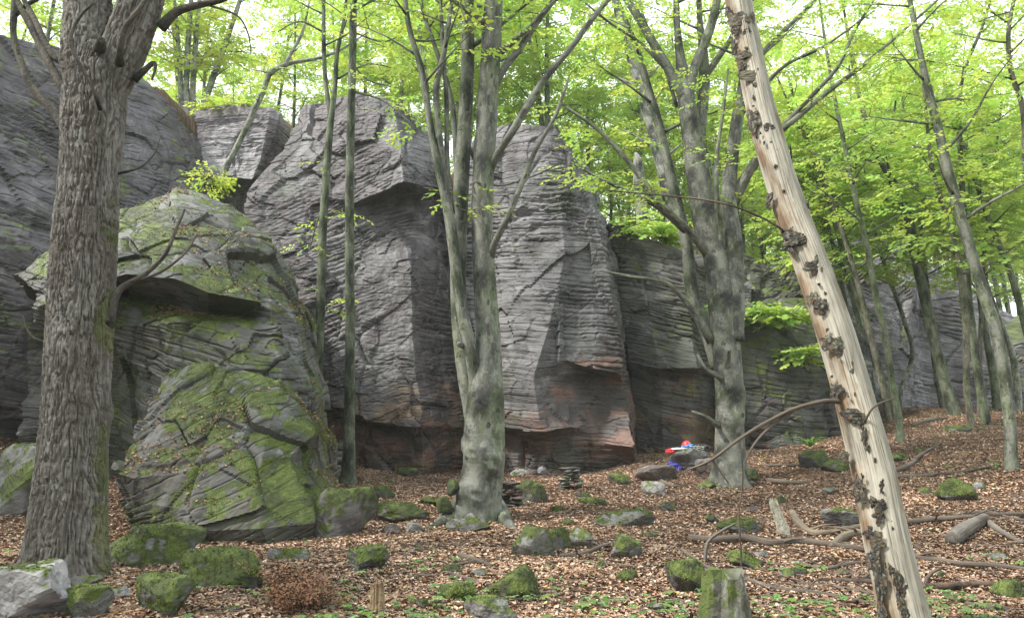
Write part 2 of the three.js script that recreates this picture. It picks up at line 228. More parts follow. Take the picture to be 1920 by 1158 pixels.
// matter on the rock: base stone, darker weathering crust, pale lichen, fresh rust-coloured breaks low down, moss cushions; the central pillar's mask also carries painted face shade
function stoneColour(o) {
  return (x, y, z, nx, ny, nz) => {
    const a = fbm(x * 0.55 + o.seed, y * 0.55, z * 0.55, 5), b = fbm(x * 1.3, y * 2.2 + o.seed, z * 1.3, 4), f = fbm(x * 4.5, y * 4.5, z * 4.5 + o.seed, 3);
    let c = blend(o.base ?? GREY, o.dark ?? PURPLE, sstep(-0.15, 0.25, a + 0.4 * f + (o.darker ?? 0)));
    c = blend(c, DARK, 0.75 * sstep(0.18, 0.3, b + 0.3 * f + (o.crust ?? 0)));
    c = blend(c, PALE, 0.85 * sstep(0.12, 0.24, fbm(x * 0.9, y * 0.7 + 7, z * 0.9 + o.seed, 4) + 0.5 * f + (o.lichen ?? 0)));
    if (o.fresh) { const k = o.fresh(x, y, z); if (k > -1) { const m = sstep(0, 0.14, k + 0.7 * a + 0.3 * f + 0.25 * b); c = blend(c, blend(blend(RUST, PURPLE, sstep(-0.2, 0.15, b)), OCHRE, o.ochre ? sstep(-0.05, 0.15, fbm(x * 0.8 + 9, y, z, 3) + o.ochre) : 0.1), m * 0.85); } }
    if (o.alga) c = blend(c, ALGA, 0.6 * sstep(0.1, 0.3, fbm(x * 0.7 + 30, y * 0.4, z * 0.7, 4) + 0.3 * f + o.alga));
    c = [c[0] * 0.4 * (o.tone ?? 1), c[1] * 0.383 * (o.tone ?? 1), c[2] * 0.4 * (o.tone ?? 1)];
    if (o.moss !== undefined) { const m = sstep(0.02, 0.12, 0.75 * (ny - (o.mossTilt ?? 0.45)) + 0.95 * fbm(x * 0.8 + 50, y * 0.8, z * 0.8 + o.seed, 4) + 1.0 * f + o.moss); c = blend(c, blend(MOSS, MOSSB, sstep(-0.2, 0.3, f * 1.4)), m); }
    if (o.litter !== undefined) { const m = sstep(0.08, 0.13, (ny - 0.5) * 0.5 + fbm(x * 1.1, y * 1.1 + 70, z * 1.1, 3) + 0.9 * noise(x * 15, y * 15, z * 15) * 0.35 + o.litter); c = blend(c, LITTER, m * 0.9); }
    return c;
  };
}
// columns given as [bearing x, row y, distance]; the rim is carried back onto the hill and the foot into the ground
function crag(grid, { back = 4, sides = 2.5, foot = 1.2 } = {}) {
  const rows = grid.map((r) => r.map((p) => at(...p)));
  if (back) rows.unshift(rows[0].map((p) => V(p.x * (1 + back / -p.z * 0.7), p.y - 0.25, p.z - back)));
  if (foot) rows.push(rows[rows.length - 1].map((p) => V(p.x, p.y - foot, p.z)));
  if (sides) for (const r of rows) { const a = r[0], b = r[r.length - 1]; r.unshift(V(a.x + 0.25, a.y, a.z - sides)); r.push(V(b.x - 0.1, b.y, b.z - sides)); }
  return rows;
}
const yAt = (py, d) => at(960, py, d).y;

rockSheet('cliff_slab', 'dark purple-grey slanting cliff slab behind the big oak at the left edge', 'cliff', crag([
  [[-200, 30, 20], [-60, 62, 20.5], [120, 95, 23], [262, 146, 25.8], [325, 212, 26.5]],
  [[-200, 190, 19.4], [-60, 210, 19.8], [120, 230, 22], [272, 250, 25], [346, 292, 26.2]],
  [[-200, 400, 18.8], [-60, 400, 19.2], [100, 400, 20.8], [275, 400, 24], [358, 400, 26]],
  [[-200, 600, 18.2], [-60, 600, 18.6], [80, 600, 19.8], [285, 600, 23.4], [380, 600, 25.6]],
  [[-200, 740, 18], [-60, 755, 18.3], [70, 765, 19.5], [285, 780, 23], [380, 780, 25]],
  [[-200, 770, 18.8], [-60, 790, 19], [70, 800, 20.2], [285, 800, 23], [380, 800, 25]],
  [[-200, 860, 19], [-60, 860, 19.2], [70, 860, 20.3], [285, 860, 23], [380, 860, 25]]]),
  { ...bedding(0.42, 0.88, 0.2, 0.7), seed: 3, t: 0.8, amp: 1.2, big: 0.7, crack: 0.4, ru: 0.07, col: stoneColour({ seed: 3, base: [0.22, 0.205, 0.225], darker: 0.05, crust: -0.04, moss: -0.5, mossTilt: 0.2 }) });

rockSheet('cliff_block', 'pale square rock block set back between two buttresses under the rim', 'cliff', crag([
  [[364, 208, 29.4], [440, 197, 29.6], [505, 201, 29.5], [524, 210, 29.6]],
  [[366, 222, 29.1], [440, 214, 29.3], [505, 216, 29.2], [522, 226, 29.4]],
  [[374, 292, 28.8], [430, 300, 28.8], [488, 302, 28.8], [500, 292, 29.2]],
  [[380, 325, 28.4], [430, 335, 28.3], [474, 338, 28.4], [488, 330, 29]],
  [[382, 338, 29.8], [430, 346, 29.8], [472, 348, 29.8], [484, 345, 30]],
  [[380, 520, 29.6], [430, 520, 29.6], [472, 520, 29.6], [484, 520, 30]]], { foot: 4 }),
  { ...bedding(-0.05, 0.98, 0.15), seed: 5, t: 0.9, big: 0.5, amp: 0.8, ru: 0.08, rv: 0.045, col: stoneColour({ seed: 5, base: [0.36, 0.345, 0.35], lichen: 0.08, crust: -0.12, tone: 1.65 }) });

const freshC = (x, y, z) => clamp((3.3 - y) / 3.2 - 0.05, -2, 0.5);
rockSheet('cliff_buttress', 'tall slanting rock buttress with an overhang notch behind the two thin poles', 'cliff', crag([
  [[572, 204, 26], [612, 184, 25.6], [660, 172, 25], [740, 182, 24.6], [768, 212, 25.4], [800, 250, 27.5]],
  [[522, 286, 25], [592, 275, 24.7], [665, 265, 24.2], [752, 270, 23.9], [795, 282, 25.3], [822, 300, 27.4]],
  [[462, 364, 24.2], [585, 362, 23.9], [664, 380, 23.5], [757, 341, 23], [815, 350, 25.1], [838, 350, 27.2]],
  [[455, 385, 24], [588, 376, 23.85], [664, 388, 23.65], [742, 372, 24.7], [818, 375, 25.1], [842, 375, 27.2]],
  [[460, 430, 23.9], [590, 430, 23.6], [668, 438, 23.5], [752, 430, 24.2], [824, 430, 25], [846, 430, 27.1]],
  [[470, 520, 23.5], [600, 500, 23.2], [680, 500, 23.1], [770, 500, 22.9], [840, 500, 24.9], [855, 500, 27]],
  [[520, 650, 23], [620, 650, 22.7], [690, 650, 22.5], [780, 650, 22.3], [853, 650, 24.6], [866, 650, 26.6]],
  [[540, 730, 22.8], [630, 735, 22.5], [690, 745, 22.3], [790, 765, 22.1], [866, 780, 24.2], [878, 780, 26]],
  [[545, 765, 22.7], [640, 765, 22.3], [700, 788, 22.1], [790, 800, 22], [868, 800, 24.1], [880, 800, 26]],
  [[550, 780, 23.2], [640, 782, 22.95], [700, 806, 22.7], [790, 818, 22.45], [868, 822, 24.3], [880, 822, 26]],
  [[550, 885, 23.3], [650, 885, 23], [710, 888, 22.8], [790, 890, 22.6], [868, 892, 24.5], [880, 892, 26]]]),
  { ...bedding(0, 0.98, 0.2), fold: (x) => 0.5 * Math.sqrt((x + 3) ** 2 + 0.05), leaves: 0.004, seed: 9, t: 1, amp: 1.25, big: 0.85, rough: (x, y, z) => (0.35 + 0.65 * sstep(1.6, 3.4, y + 0.8 * noise(x, 2, z))) * (0.45 + 0.55 * sstep(-6.2, -4.6, x)), col: stoneColour({ seed: 9, base: [0.225, 0.2, 0.212], darker: 0.05, fresh: freshC, ochre: -0.1, alga: -0.15 }) });

const freshAndShadeD = (x, y, z) => clamp((3.6 - y) / 4 + clamp(0.5 * (x - 1.35), -0.35, 0.3), -2, 0.5);  // rust breaks low down, plus lit left and shaded right face put into colour
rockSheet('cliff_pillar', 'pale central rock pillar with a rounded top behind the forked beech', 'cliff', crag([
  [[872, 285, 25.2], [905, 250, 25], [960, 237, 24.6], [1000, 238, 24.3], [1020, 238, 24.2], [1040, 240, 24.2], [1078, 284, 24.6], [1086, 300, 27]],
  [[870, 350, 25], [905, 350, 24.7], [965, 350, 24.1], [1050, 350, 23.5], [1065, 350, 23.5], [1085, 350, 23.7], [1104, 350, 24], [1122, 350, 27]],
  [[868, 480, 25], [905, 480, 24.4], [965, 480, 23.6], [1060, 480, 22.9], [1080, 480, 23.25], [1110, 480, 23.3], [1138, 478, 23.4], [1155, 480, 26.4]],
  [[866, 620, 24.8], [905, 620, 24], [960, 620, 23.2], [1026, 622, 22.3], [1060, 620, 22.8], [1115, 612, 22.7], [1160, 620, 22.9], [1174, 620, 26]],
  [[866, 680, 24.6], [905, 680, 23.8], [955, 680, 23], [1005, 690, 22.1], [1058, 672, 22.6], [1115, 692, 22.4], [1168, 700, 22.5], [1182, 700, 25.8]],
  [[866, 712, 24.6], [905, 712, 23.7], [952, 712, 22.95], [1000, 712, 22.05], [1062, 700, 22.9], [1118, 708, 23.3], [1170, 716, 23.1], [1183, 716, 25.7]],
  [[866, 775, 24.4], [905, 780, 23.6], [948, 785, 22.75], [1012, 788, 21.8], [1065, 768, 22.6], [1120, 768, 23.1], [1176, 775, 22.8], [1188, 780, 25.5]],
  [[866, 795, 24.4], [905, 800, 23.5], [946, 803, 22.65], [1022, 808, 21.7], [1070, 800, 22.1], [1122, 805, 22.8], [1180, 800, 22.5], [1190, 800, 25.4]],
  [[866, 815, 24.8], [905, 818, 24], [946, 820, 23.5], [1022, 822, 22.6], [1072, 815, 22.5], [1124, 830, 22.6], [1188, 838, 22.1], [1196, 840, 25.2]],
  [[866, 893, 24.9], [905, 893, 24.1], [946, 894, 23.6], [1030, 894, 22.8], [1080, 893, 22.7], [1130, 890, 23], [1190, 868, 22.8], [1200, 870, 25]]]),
  { ...bedding(0.04, 0.99, 0.12, 0.8), seed: 14, t: 0.95, amp: 1.3, big: 0.8, rough: (x, y, z) => 0.4 + 0.6 * sstep(1.7, 3.4, y + 0.8 * noise(x, 5, z)) , col: stoneColour({ seed: 14, tone: 1.08, base: [0.34, 0.336, 0.345], dark: [0.24, 0.225, 0.225], darker: -0.06, fresh: freshAndShadeD, lichen: 0.02, alga: -0.08 }) });

const freshE = (x, y, z) => clamp((3.8 - y) / 3 - 0.15, -2, 0.5);
rockSheet('cliff_corner', 'dark bedded rock wall in the corner left of the rightmost big beech', 'cliff', crag([
  [[1118, 425, 27], [1145, 408, 25.8], [1200, 438, 25], [1285, 470, 24.6], [1330, 500, 26]],
  [[1122, 500, 27], [1150, 500, 25.6], [1210, 500, 24.8], [1292, 560, 24.3], [1335, 560, 26]],
  [[1135, 600, 27], [1165, 600, 25.4], [1220, 610, 24.6], [1300, 640, 24.1], [1335, 640, 26]],
  [[1145, 680, 26.8], [1180, 680, 25.2], [1235, 690, 24.4], [1308, 690, 23.9], [1338, 690, 26]],
  [[1148, 700, 26.8], [1182, 705, 25.4], [1238, 715, 25], [1300, 708, 25], [1338, 705, 26.2]],
  [[1160, 860, 26.4], [1195, 860, 25.6], [1245, 862, 25.2], [1300, 862, 25.2], [1345, 862, 26.2]]]),
  { ...bedding(0.22, 0.95, 0.1), seed: 21, t: 0.95, amp: 1.25, big: 0.7, rough: (x, y, z) => 0.3 + 0.7 * sstep(2.2, 3.9, y), col: stoneColour({ seed: 21, base: [0.25, 0.25, 0.235], darker: 0.06, alga: 0.1, fresh: freshE, ochre: 0.1, moss: -0.2 }) });

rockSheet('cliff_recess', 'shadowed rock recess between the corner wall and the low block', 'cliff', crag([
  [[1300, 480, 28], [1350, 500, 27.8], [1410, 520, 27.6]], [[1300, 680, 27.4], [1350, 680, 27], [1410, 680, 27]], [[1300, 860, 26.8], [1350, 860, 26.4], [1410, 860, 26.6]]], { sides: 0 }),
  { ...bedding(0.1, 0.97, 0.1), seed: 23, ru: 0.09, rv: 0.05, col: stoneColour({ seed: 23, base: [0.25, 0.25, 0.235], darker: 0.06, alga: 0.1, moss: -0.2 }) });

rockSheet('cliff_block', 'low angular rock block with a mossy ledge right of the rightmost big beech', 'cliff', crag([
  [[1385, 590, 27], [1440, 560, 27.2], [1520, 556, 27.4], [1590, 600, 27.8], [1640, 640, 28.5]],
  [[1383, 612, 25.6], [1440, 605, 25.7], [1500, 640, 25.8], [1570, 660, 26.3], [1635, 690, 27.4]],
  [[1385, 700, 25.2], [1440, 700, 25], [1500, 690, 25], [1575, 695, 25.6], [1635, 740, 27]],
  [[1388, 780, 25.1], [1440, 780, 24.8], [1500, 780, 24.8], [1578, 780, 25.4], [1640, 790, 27]],
  [[1390, 858, 25.2], [1440, 850, 24.9], [1500, 845, 24.9], [1578, 828, 25.4], [1640, 828, 27]]]),
  { ...bedding(0.12, 0.97, 0.18), seed: 27, t: 1.15, big: 0.8, amp: 0.75, ru: 0.07, col: stoneColour({ seed: 27, base: [0.28, 0.29, 0.265], alga: 0.05, moss: -0.06, fresh: (x, y) => clamp((3 - y) / 3 - 0.35, -2, 0.3) }) });

rockSheet('cliff_ledge', 'mossy dark rock ledge half hidden by leaves behind the low block', 'cliff', crag([
  [[1240, 450, 30], [1330, 440, 30], [1430, 500, 30], [1520, 490, 30], [1580, 520, 31]],
  [[1240, 520, 29.4], [1330, 520, 29.4], [1430, 560, 29], [1520, 560, 29.2], [1580, 590, 30.4]],
  [[1240, 640, 29], [1330, 640, 29], [1430, 640, 28.6], [1520, 650, 29], [1580, 660, 30]]], { foot: 3 }),
  { ...bedding(0.1, 0.97, 0.1), seed: 31, ru: 0.1, rv: 0.06, col: stoneColour({ seed: 31, base: [0.2, 0.2, 0.18], alga: 0.1, moss: 0.08 }) });

rockSheet('cliff_slab', 'far pale stepped cliff slab among the slender trees on the right', 'cliff', crag([
  [[1535, 455, 34], [1575, 452, 34.5], [1640, 448, 35], [1700, 442, 35.5], [1718, 470, 36.5], [1780, 520, 36.5], [1850, 560, 36.8], [1905, 600, 37]],
  [[1545, 540, 33], [1580, 540, 33.6], [1650, 540, 34], [1715, 520, 34.6], [1725, 540, 36], [1790, 570, 36], [1855, 610, 36.2], [1910, 640, 36.5]],
  [[1560, 650, 32.4], [1600, 650, 33], [1660, 640, 33.4], [1700, 640, 34], [1730, 640, 35.6], [1800, 650, 35.4], [1860, 670, 35.6], [1915, 690, 36]],
  [[1580, 790, 32], [1620, 780, 32.4], [1670, 772, 33], [1712, 768, 34], [1740, 765, 35.2], [1810, 765, 35], [1870, 765, 35.4], [1920, 765, 36]]]),
  { ...bedding(0.2, 0.95, 0.2), seed: 35, t: 1.25, amp: 1.4, big: 0.9, ru: 0.11, rv: 0.055, col: stoneColour({ seed: 35, tone: 1.25, base: [0.34, 0.335, 0.34], lichen: 0.03, alga: -0.12, moss: -0.45 }) });

rockSheet('rock_outcrop', 'dark rounded rock outcrop at the far right edge below the leaves', 'outcrop', crag([
  [[1862, 640, 37], [1885, 596, 37], [1950, 580, 37], [2050, 600, 37]], [[1868, 680, 36], [1890, 650, 35.6], [1950, 640, 35.4], [2050, 640, 35.6]], [[1872, 770, 35.6], [1892, 770, 35.2], [1950, 770, 35], [2050, 775, 35.2]]]),
  { ...bedding(0.1, 0.97, 0.2), seed: 39, ru: 0.1, rv: 0.06, amp: 0.5, col: stoneColour({ seed: 39, base: [0.18, 0.175, 0.16], moss: 0.05 }) });

// the great fallen boulder and the slab leaning on it
rockSheet('fallen_boulder', 'house-sized mossy boulder with a dark undercut beside the oak', 'boulder', crag([
  [[40, 512, 17.4], [130, 432, 17.8], [220, 378, 18], [330, 345, 18.2], [430, 378, 18.2], [500, 440, 18.2], [553, 545, 18.2]],
  [[52, 540, 16.6], [130, 485, 16.6], [222, 440, 16.6], [330, 430, 16.7], [430, 455, 16.9], [508, 505, 17.2], [560, 570, 17.6]],
  [[56, 585, 16.2], [135, 545, 15.6], [228, 515, 15.3], [330, 522, 15.1], [390, 548, 15.1], [515, 575, 16.2], [564, 600, 17]],
  [[42, 620, 16.2], [130, 585, 16.4], [235, 545, 16.7], [330, 575, 16.7], [395, 592, 16.2], [515, 590, 16.2], [563, 625, 16.8]],
  [[42, 660, 16.4], [130, 640, 16.8], [235, 612, 16.2], [330, 612, 15.4], [440, 610, 15.4], [515, 640, 15.6], [560, 660, 16.3]],
  [[42, 740, 16.6], [130, 730, 17.2], [225, 720, 17.3], [318, 700, 15.6], [440, 690, 14.9], [522, 700, 15.2], [566, 720, 15.8]],
  [[42, 860, 16.6], [130, 860, 17.4], [220, 880, 17.6], [300, 840, 16.6], [440, 820, 15], [530, 810, 15.2], [578, 800, 15.7]],
  [[42, 960, 16.4], [130, 960, 17.4], [220, 985, 17.6], [300, 985, 16.6], [440, 960, 14.8], [540, 940, 14.8], [585, 920, 15.2]]], { back: 4 }),
  { ...bedding(0.2, 0.95, 0.2), leaves: 0.15, moss: 0.4, seed: 44, t: 0.8, amp: 1.0, facet: 1.15, big: 0.8, ru: 0.045, rv: 0.026, crack: 0.5, rough: (x, y, z) => 0.35 + 0.65 * sstep(-0.3, 0.2, noise(x * 0.7, y * 0.9, z * 0.7)), col: stoneColour({ seed: 44, tone: 1.1, base: [0.25, 0.262, 0.245], dark: [0.13, 0.13, 0.11], crust: 0.06, lichen: 0.03, alga: 0.02, moss: 0.0, mossTilt: 0.42  }) });

rockSheet('leaning_slab', 'moss-covered rock slab leaning against the great boulder, its pale edge to the oak', 'boulder', (() => {
  const rows = crag([
    [[322, 702, 14.7], [355, 690, 14.3], [430, 690, 14.2], [520, 722, 14.4], [582, 785, 14.9], [600, 800, 16]],
    [[262, 795, 13.9], [310, 790, 13.5], [410, 785, 13.3], [505, 790, 13.4], [582, 815, 13.9], [600, 830, 15.4]],
    [[205, 882, 13.2], [245, 895, 12.8], [370, 880, 12.6], [490, 870, 12.7], [540, 860, 13.1], [590, 880, 14.4]],
    [[212, 905, 13.8], [238, 940, 13], [350, 955, 12.2], [480, 925, 12.3], [590, 935, 12.7], [622, 950, 13.8]],
    [[226, 960, 14], [245, 985, 13.2], [345, 1000, 12.1], [490, 990, 12], [602, 978, 12.5], [628, 985, 13.6]],
    [[250, 1030, 14], [262, 1040, 13.2], [390, 1045, 12.3], [510, 1042, 12.1], [590, 1020, 12.6], [622, 1015, 13.6]]], { back: 1.6, sides: 1.6 });
  return rows; })(),
  { ...bedding(-0.38, 0.9, 0.15), leaves: 0.11, moss: 0.6, facet: 1.1, seed: 51, t: 0.85, amp: 0.75, big: 0.75, ru: 0.036, rv: 0.022, crack: 0, col: stoneColour({ seed: 51, tone: 1.05, base: [0.24, 0.245, 0.23], dark: [0.13, 0.115, 0.09], crust: 0.06, alga: 0.02, moss: 0.06, mossTilt: 0.42  }) });
console.log('rock done');

// ---------------------------------------------------------------- limbs, twigs, leaves
function sampleLimb(pts, step) { // pts: [Vector3, radius]; a smooth path with radii
  const curve = new THREE.CatmullRomCurve3(pts.map((p) => p[0]), false, 'centripetal'), n = Math.max(3, Math.round(curve.getLength() / step)), out = [];
  for (let i = 0; i <= n; i++) { const t = i / n, f = t * (pts.length - 1), k = Math.min(pts.length - 2, Math.floor(f)); out.push([curve.getPoint(t), mix(pts[k][1], pts[k + 1][1], f - k)]); }
  return out;
}
function limbGeo(path, sides, { wob = 0.05, flare, disp, seed = 1, colour, tip = true } = {}) {
  const n = path.length, P = [], U = [], I = [], C = []; let nrm = V(1, 0, 0.01), len = 0;
  for (let i = 0; i < n; i++) {
    const tan = path[Math.min(n - 1, i + 1)][0].clone().sub(path[Math.max(0, i - 1)][0]).normalize();
    nrm = nrm.sub(tan.clone().multiplyScalar(nrm.dot(tan))).normalize(); const bi = tan.clone().cross(nrm);
    if (i) len += path[i][0].distanceTo(path[i - 1][0]);
    const [p, r0] = path[i];
    for (let k = 0; k <= sides; k++) {
      const kk = k === sides ? 0 : k, a = kk / sides * Math.PI * 2, ca = Math.cos(a), sa = Math.sin(a);
      let r = r0 * (1 + (sides > 30 && !disp ? 0.05 * fbm(ca * 3.2 + seed, sa * 3.2, len * 2.2, 4) : 0) + wob * noise(ca * 1.3 + seed, sa * 1.3, len * 1.1) + wob * 0.5 * noise(ca * 3 + seed, sa * 3, len * 2.6));
      if (flare) r += flare(a, len, r0);
      if (disp) r += disp(a, len, r0);
      const d = nrm.clone().multiplyScalar(ca).addScaledVector(bi, sa);
      P.push(p.x + d.x * r, p.y + d.y * r, p.z + d.z * r); U.push(k / sides * Math.PI * 2 * Math.max(0.05, path[0][1]), len);
      if (colour) C.push(...colour(a, len, d, p));
    }
  }
  const w = sides + 1;
  for (let i = 0; i < n - 1; i++) for (let k = 0; k < sides; k++) { const a = i * w + k, b = a + w; I.push(a, a + 1, b, a + 1, b + 1, b); }
  { const e = P.length / 3, q = path[0]; P.push(q[0].x, q[0].y, q[0].z); U.push(0, 0); if (colour) C.push(...colour(0, 0, V(0, -1, 0), q[0])); for (let k = 0; k < sides; k++) I.push(k + 1, k, e); }
  if (tip) { const e = P.length / 3, q = path[n - 1]; P.push(q[0].x, q[0].y + q[1] * 0.2, q[0].z); U.push(0, len); if (colour) C.push(...colour(0, len, V(0, 1, 0), q[0])); for (let k = 0; k < sides; k++) I.push((n - 1) * w + k, (n - 1) * w + k + 1, e); }
  const g = new THREE.BufferGeometry(); g.setAttribute('position', new THREE.Float32BufferAttribute(P, 3)); g.setAttribute('uv', new THREE.Float32BufferAttribute(U, 2)); if (colour) g.setAttribute('color', new THREE.Float32BufferAttribute(C, 3));
  g.setIndex(I); g.computeVertexNormals();
  const N = g.attributes.normal; // close the seam
  for (let i = 0; i < n; i++) { const a = i * w, b = a + sides, v = V(N.getX(a) + N.getX(b), N.getY(a) + N.getY(b), N.getZ(a) + N.getZ(b)).normalize(); N.setXYZ(a, v.x, v.y, v.z); N.setXYZ(b, v.x, v.y, v.z); }
  return g;
}
// limbs traced as [bearing, row, width in the same units, distance]
const trace = (list, d, root) => list.map(([x, y, w, dd], i) => { const q = dd ?? (root && i === 0 ? root : root && i === 1 ? (root + d) / 2 : d); return [at(x, y, q), Math.max(0.006, pxSize(w, q) / 2 * slim(x)) * (root && i === 0 ? 1.25 : 1)]; });

function leafOutline(l, w) { return [[0, 0], [0.3, 0.42], [0.62, 0.46], [1, 0]].map(([a, b]) => [a * l, b * w]); }
function sprayGeo(seed, n, len, leaf, wide) { // a flat beech-like spray: leaves either side of a zigzag twiglet
  const R = rng(seed), P = [], I = [];
  for (let i = 0; i < n; i++) {
    const t = (i + 0.6) / n, side = i === n - 1 ? 0 : i % 2 ? 1 : -1, px = len * t * 0.86, pz = side * 0.012 + wide * (R() - 0.5) * 0.1, ang = side * (0.95 - 0.35 * t + (R() - 0.5) * 0.3), l = leaf * (0.8 + 0.45 * R()), lift = (R() - 0.5) * 0.5, tw = (R() - 0.5) * 0.5 - 0.12, y0 = 0.05 * (R() - 0.5) - 0.04 * t;
    const dx = Math.cos(ang), dz = Math.sin(ang), o = P.length / 3, out = leafOutline(l, l * 0.68);
    for (const [a, b] of out) for (const s of a === 0 || a >= l * 0.99 ? [0] : [1, -1]) P.push(px + dx * a - dz * b * s, y0 + a * lift - Math.abs(b * s) * 0.35 - s * b * tw - (a / l) ** 2 * l * 0.2, pz + dz * a + dx * b * s);
    I.push(o, o + 1, o + 2, o + 1, o + 3, o + 2, o + 2, o + 3, o + 4, o + 3, o + 5, o + 4);
  }
  const g = new THREE.BufferGeometry(); g.setAttribute('position', new THREE.Float32BufferAttribute(P, 3)); g.setIndex(I); g.computeVertexNormals(); return g;
}
const SPRAY = [sprayGeo(1, 11, 0.5, 0.085, 1), sprayGeo(2, 13, 0.6, 0.08, 1)], SPRAYFAR = [sprayGeo(3, 13, 0.85, 0.14, 1.5), sprayGeo(4, 14, 0.9, 0.14, 1.5)];
const SPRAYOAK = [sprayGeo(5, 10, 0.4, 0.1, 2)];
const DUMMY = new THREE.Object3D();

// twigs reach out of a limb and carry sprays in loose flat layers
function foliate(limbs, R, { t0 = 0.35, every = 0.35, len = 1.6, gap = 0.2, flat = 0.35, rise = 0.15, twigR = 0.011, keep = 1 } = {}, out = { twigs: [], sprays: [] }) {
  for (const path of limbs) {
    let L = 0; for (let i = 1; i < path.length; i++) L += path[i][0].distanceTo(path[i - 1][0]);
    let s = 0, next = L * t0 + R() * every;
    for (let i = 1; i < path.length; i++) {
      const a = path[i - 1][0], b = path[i][0], seg = a.distanceTo(b);
      while (next < s + seg) {
        const p = a.clone().lerp(b, (next - s) / seg); next += every * (0.6 + 0.8 * R());
        if (R() > keep) continue;
        const tan = b.clone().sub(a).normalize(), az = R() * Math.PI * 2, dir = V(Math.cos(az), rise * (R() * 1.6 - 0.3), Math.sin(az)).addScaledVector(tan, 0.5).normalize(); dir.y *= 0.6; dir.normalize();
        const tl = len * (0.45 + 0.75 * R()), pts = [[p.clone(), twigR]], m = 3, bend = V(R() - 0.5, -0.25 - 0.2 * R(), R() - 0.5).multiplyScalar(0.35); let q = p.clone(), dd = dir.clone();
        for (let k = 1; k <= m; k++) { q = q.clone().addScaledVector(dd, tl / m); dd.addScaledVector(bend, 0.5).normalize(); pts.push([q, twigR * (1 - 0.8 * k / m)]); }
        out.twigs.push(limbGeo(pts, 3, { wob: 0, tip: false }));
        for (let d = 0.15 * tl, c = 0; d <= tl; d += gap * (0.7 + 0.6 * R()), c++) {
          const f = Math.min(m - 1e-4, d / tl * m), k = Math.floor(f), at0 = pts[k][0].clone().lerp(pts[k + 1][0], f - k), v = pts[k + 1][0].clone().sub(pts[k][0]);
          const yaw = -Math.atan2(v.z, v.x) + (c % 2 ? 1 : -1) * (0.5 + 0.7 * R());
          out.sprays.push([at0, yaw, (R() - 0.5) * flat * 2 - 0.12, (R() - 0.5) * flat * 2.4, 0.75 + 0.55 * R()]);
        }
      }
      s += seg;
    }
  }
  return out;
}
const TINT = new THREE.Color();
function addFoliage(group, fol, base, geos, R, tint = [1, 1, 1], vary = 0.35) {
  if (fol.twigs.length) tag(mesh('twigs', local(mergeGeometries(fol.twigs), base), M.twig, group), null, null, null, 'stuff');
  const lots = geos.map(() => []); fol.sprays.forEach((s) => lots[Math.floor(R() * geos.length)].push(s));
  lots.forEach((l, i) => {
    if (!l.length) return; const im = new THREE.InstancedMesh(geos[i], M.leaf, l.length); im.name = 'crown'; im.castShadow = im.receiveShadow = true;
    l.forEach(([p, yaw, pitch, roll, sc], k) => { DUMMY.position.copy(p).sub(base); DUMMY.rotation.set(roll, yaw, pitch, 'YXZ'); DUMMY.scale.setScalar(sc); DUMMY.updateMatrix(); im.setMatrixAt(k, DUMMY.matrix); const v = 1 - vary * R(), w = R(); im.setColorAt(k, TINT.setRGB(tint[0] * v * (0.8 + 0.35 * w), tint[1] * v, tint[2] * v * (0.7 + 0.5 * R()))); });
    im.userData.kind = 'stuff'; group.add(im);
  });
}
// side limbs grown from a stem where none were traced
function sideLimbs(path, n, t0, len, R, { up = 0.55, rad = 0.3, dir } = {}) {
  const out = [];
  for (let i = 0; i < n; i++) {
    const t = t0 + (1 - t0) * (i + 0.5 * R()) / n, f = t * (path.length - 1), k = Math.min(path.length - 2, Math.floor(f)), p = path[k][0].clone().lerp(path[k + 1][0], f - k), r = path[k][1];
    const az = dir === undefined ? i * 2.4 + R() * 1.2 : dir + (R() - 0.5) * 1.6, l = len * (0.55 + 0.6 * R()) * (1 - 0.45 * t), d = V(Math.cos(az), up * (0.5 + R()), Math.sin(az)).normalize();
    const pts = [[p, r * 0.4 + 0.004]]; let q = p; for (let j = 1; j <= 3; j++) { q = q.clone().addScaledVector(d, l / 3); d.y += (R() - 0.55) * 0.3; d.x += (R() - 0.5) * 0.35; d.z += (R() - 0.5) * 0.35; d.normalize(); pts.push([q, (r * rad + 0.004) * (1 - j / 3.3) + 0.004]); }
    out.push(sampleLimb(pts, 0.35));
  }
  return out;
}
function makeTree(name, label, group, base, { stems, limbs = [], bark = M.beech, sides = 14, step = 0.12, grow = [], fol, leaves = SPRAY, seed = 1, tint, flare, limbBark = bark, folOn }) {
  const t = thing(name, label, 'tree', base, group), R = rng(seed), all = [];
  stems.forEach((s, i) => { const path = sampleLimb(s, step); all.push(path); mesh(i ? 'stem' : 'trunk', local(limbGeo(path, sides, { flare: i ? null : flare, seed: seed + i }), base), bark, t); });
  const lp = limbs.map((l) => sampleLimb(l, step * 1.5)); lp.forEach((p, i) => mesh('branch', local(limbGeo(p, 8, { seed: seed + i + 40 }), base), limbBark, t));
  const gp = []; grow.forEach(([si, n, t0, len, o]) => gp.push(...sideLimbs(all[si], n, t0, len, R, o))); gp.forEach((p) => mesh('branch', local(limbGeo(p, 5, { wob: 0.02, tip: false }), base), limbBark, t));
  if (fol) { const f = foliate(folOn ? folOn(all, lp, gp) : [...lp, ...gp], R, fol); addFoliage(t, f, base, leaves, R, tint); }
  return t;
}
const rootFlare = (n, amp, h, ph = 0, r = 1) => (a, len, r0) => amp * Math.exp(-len / h) * (0.45 + 0.55 * Math.max(0, Math.cos(a * n + ph + 0.8 * Math.sin(a * 2 + ph))) ** r);

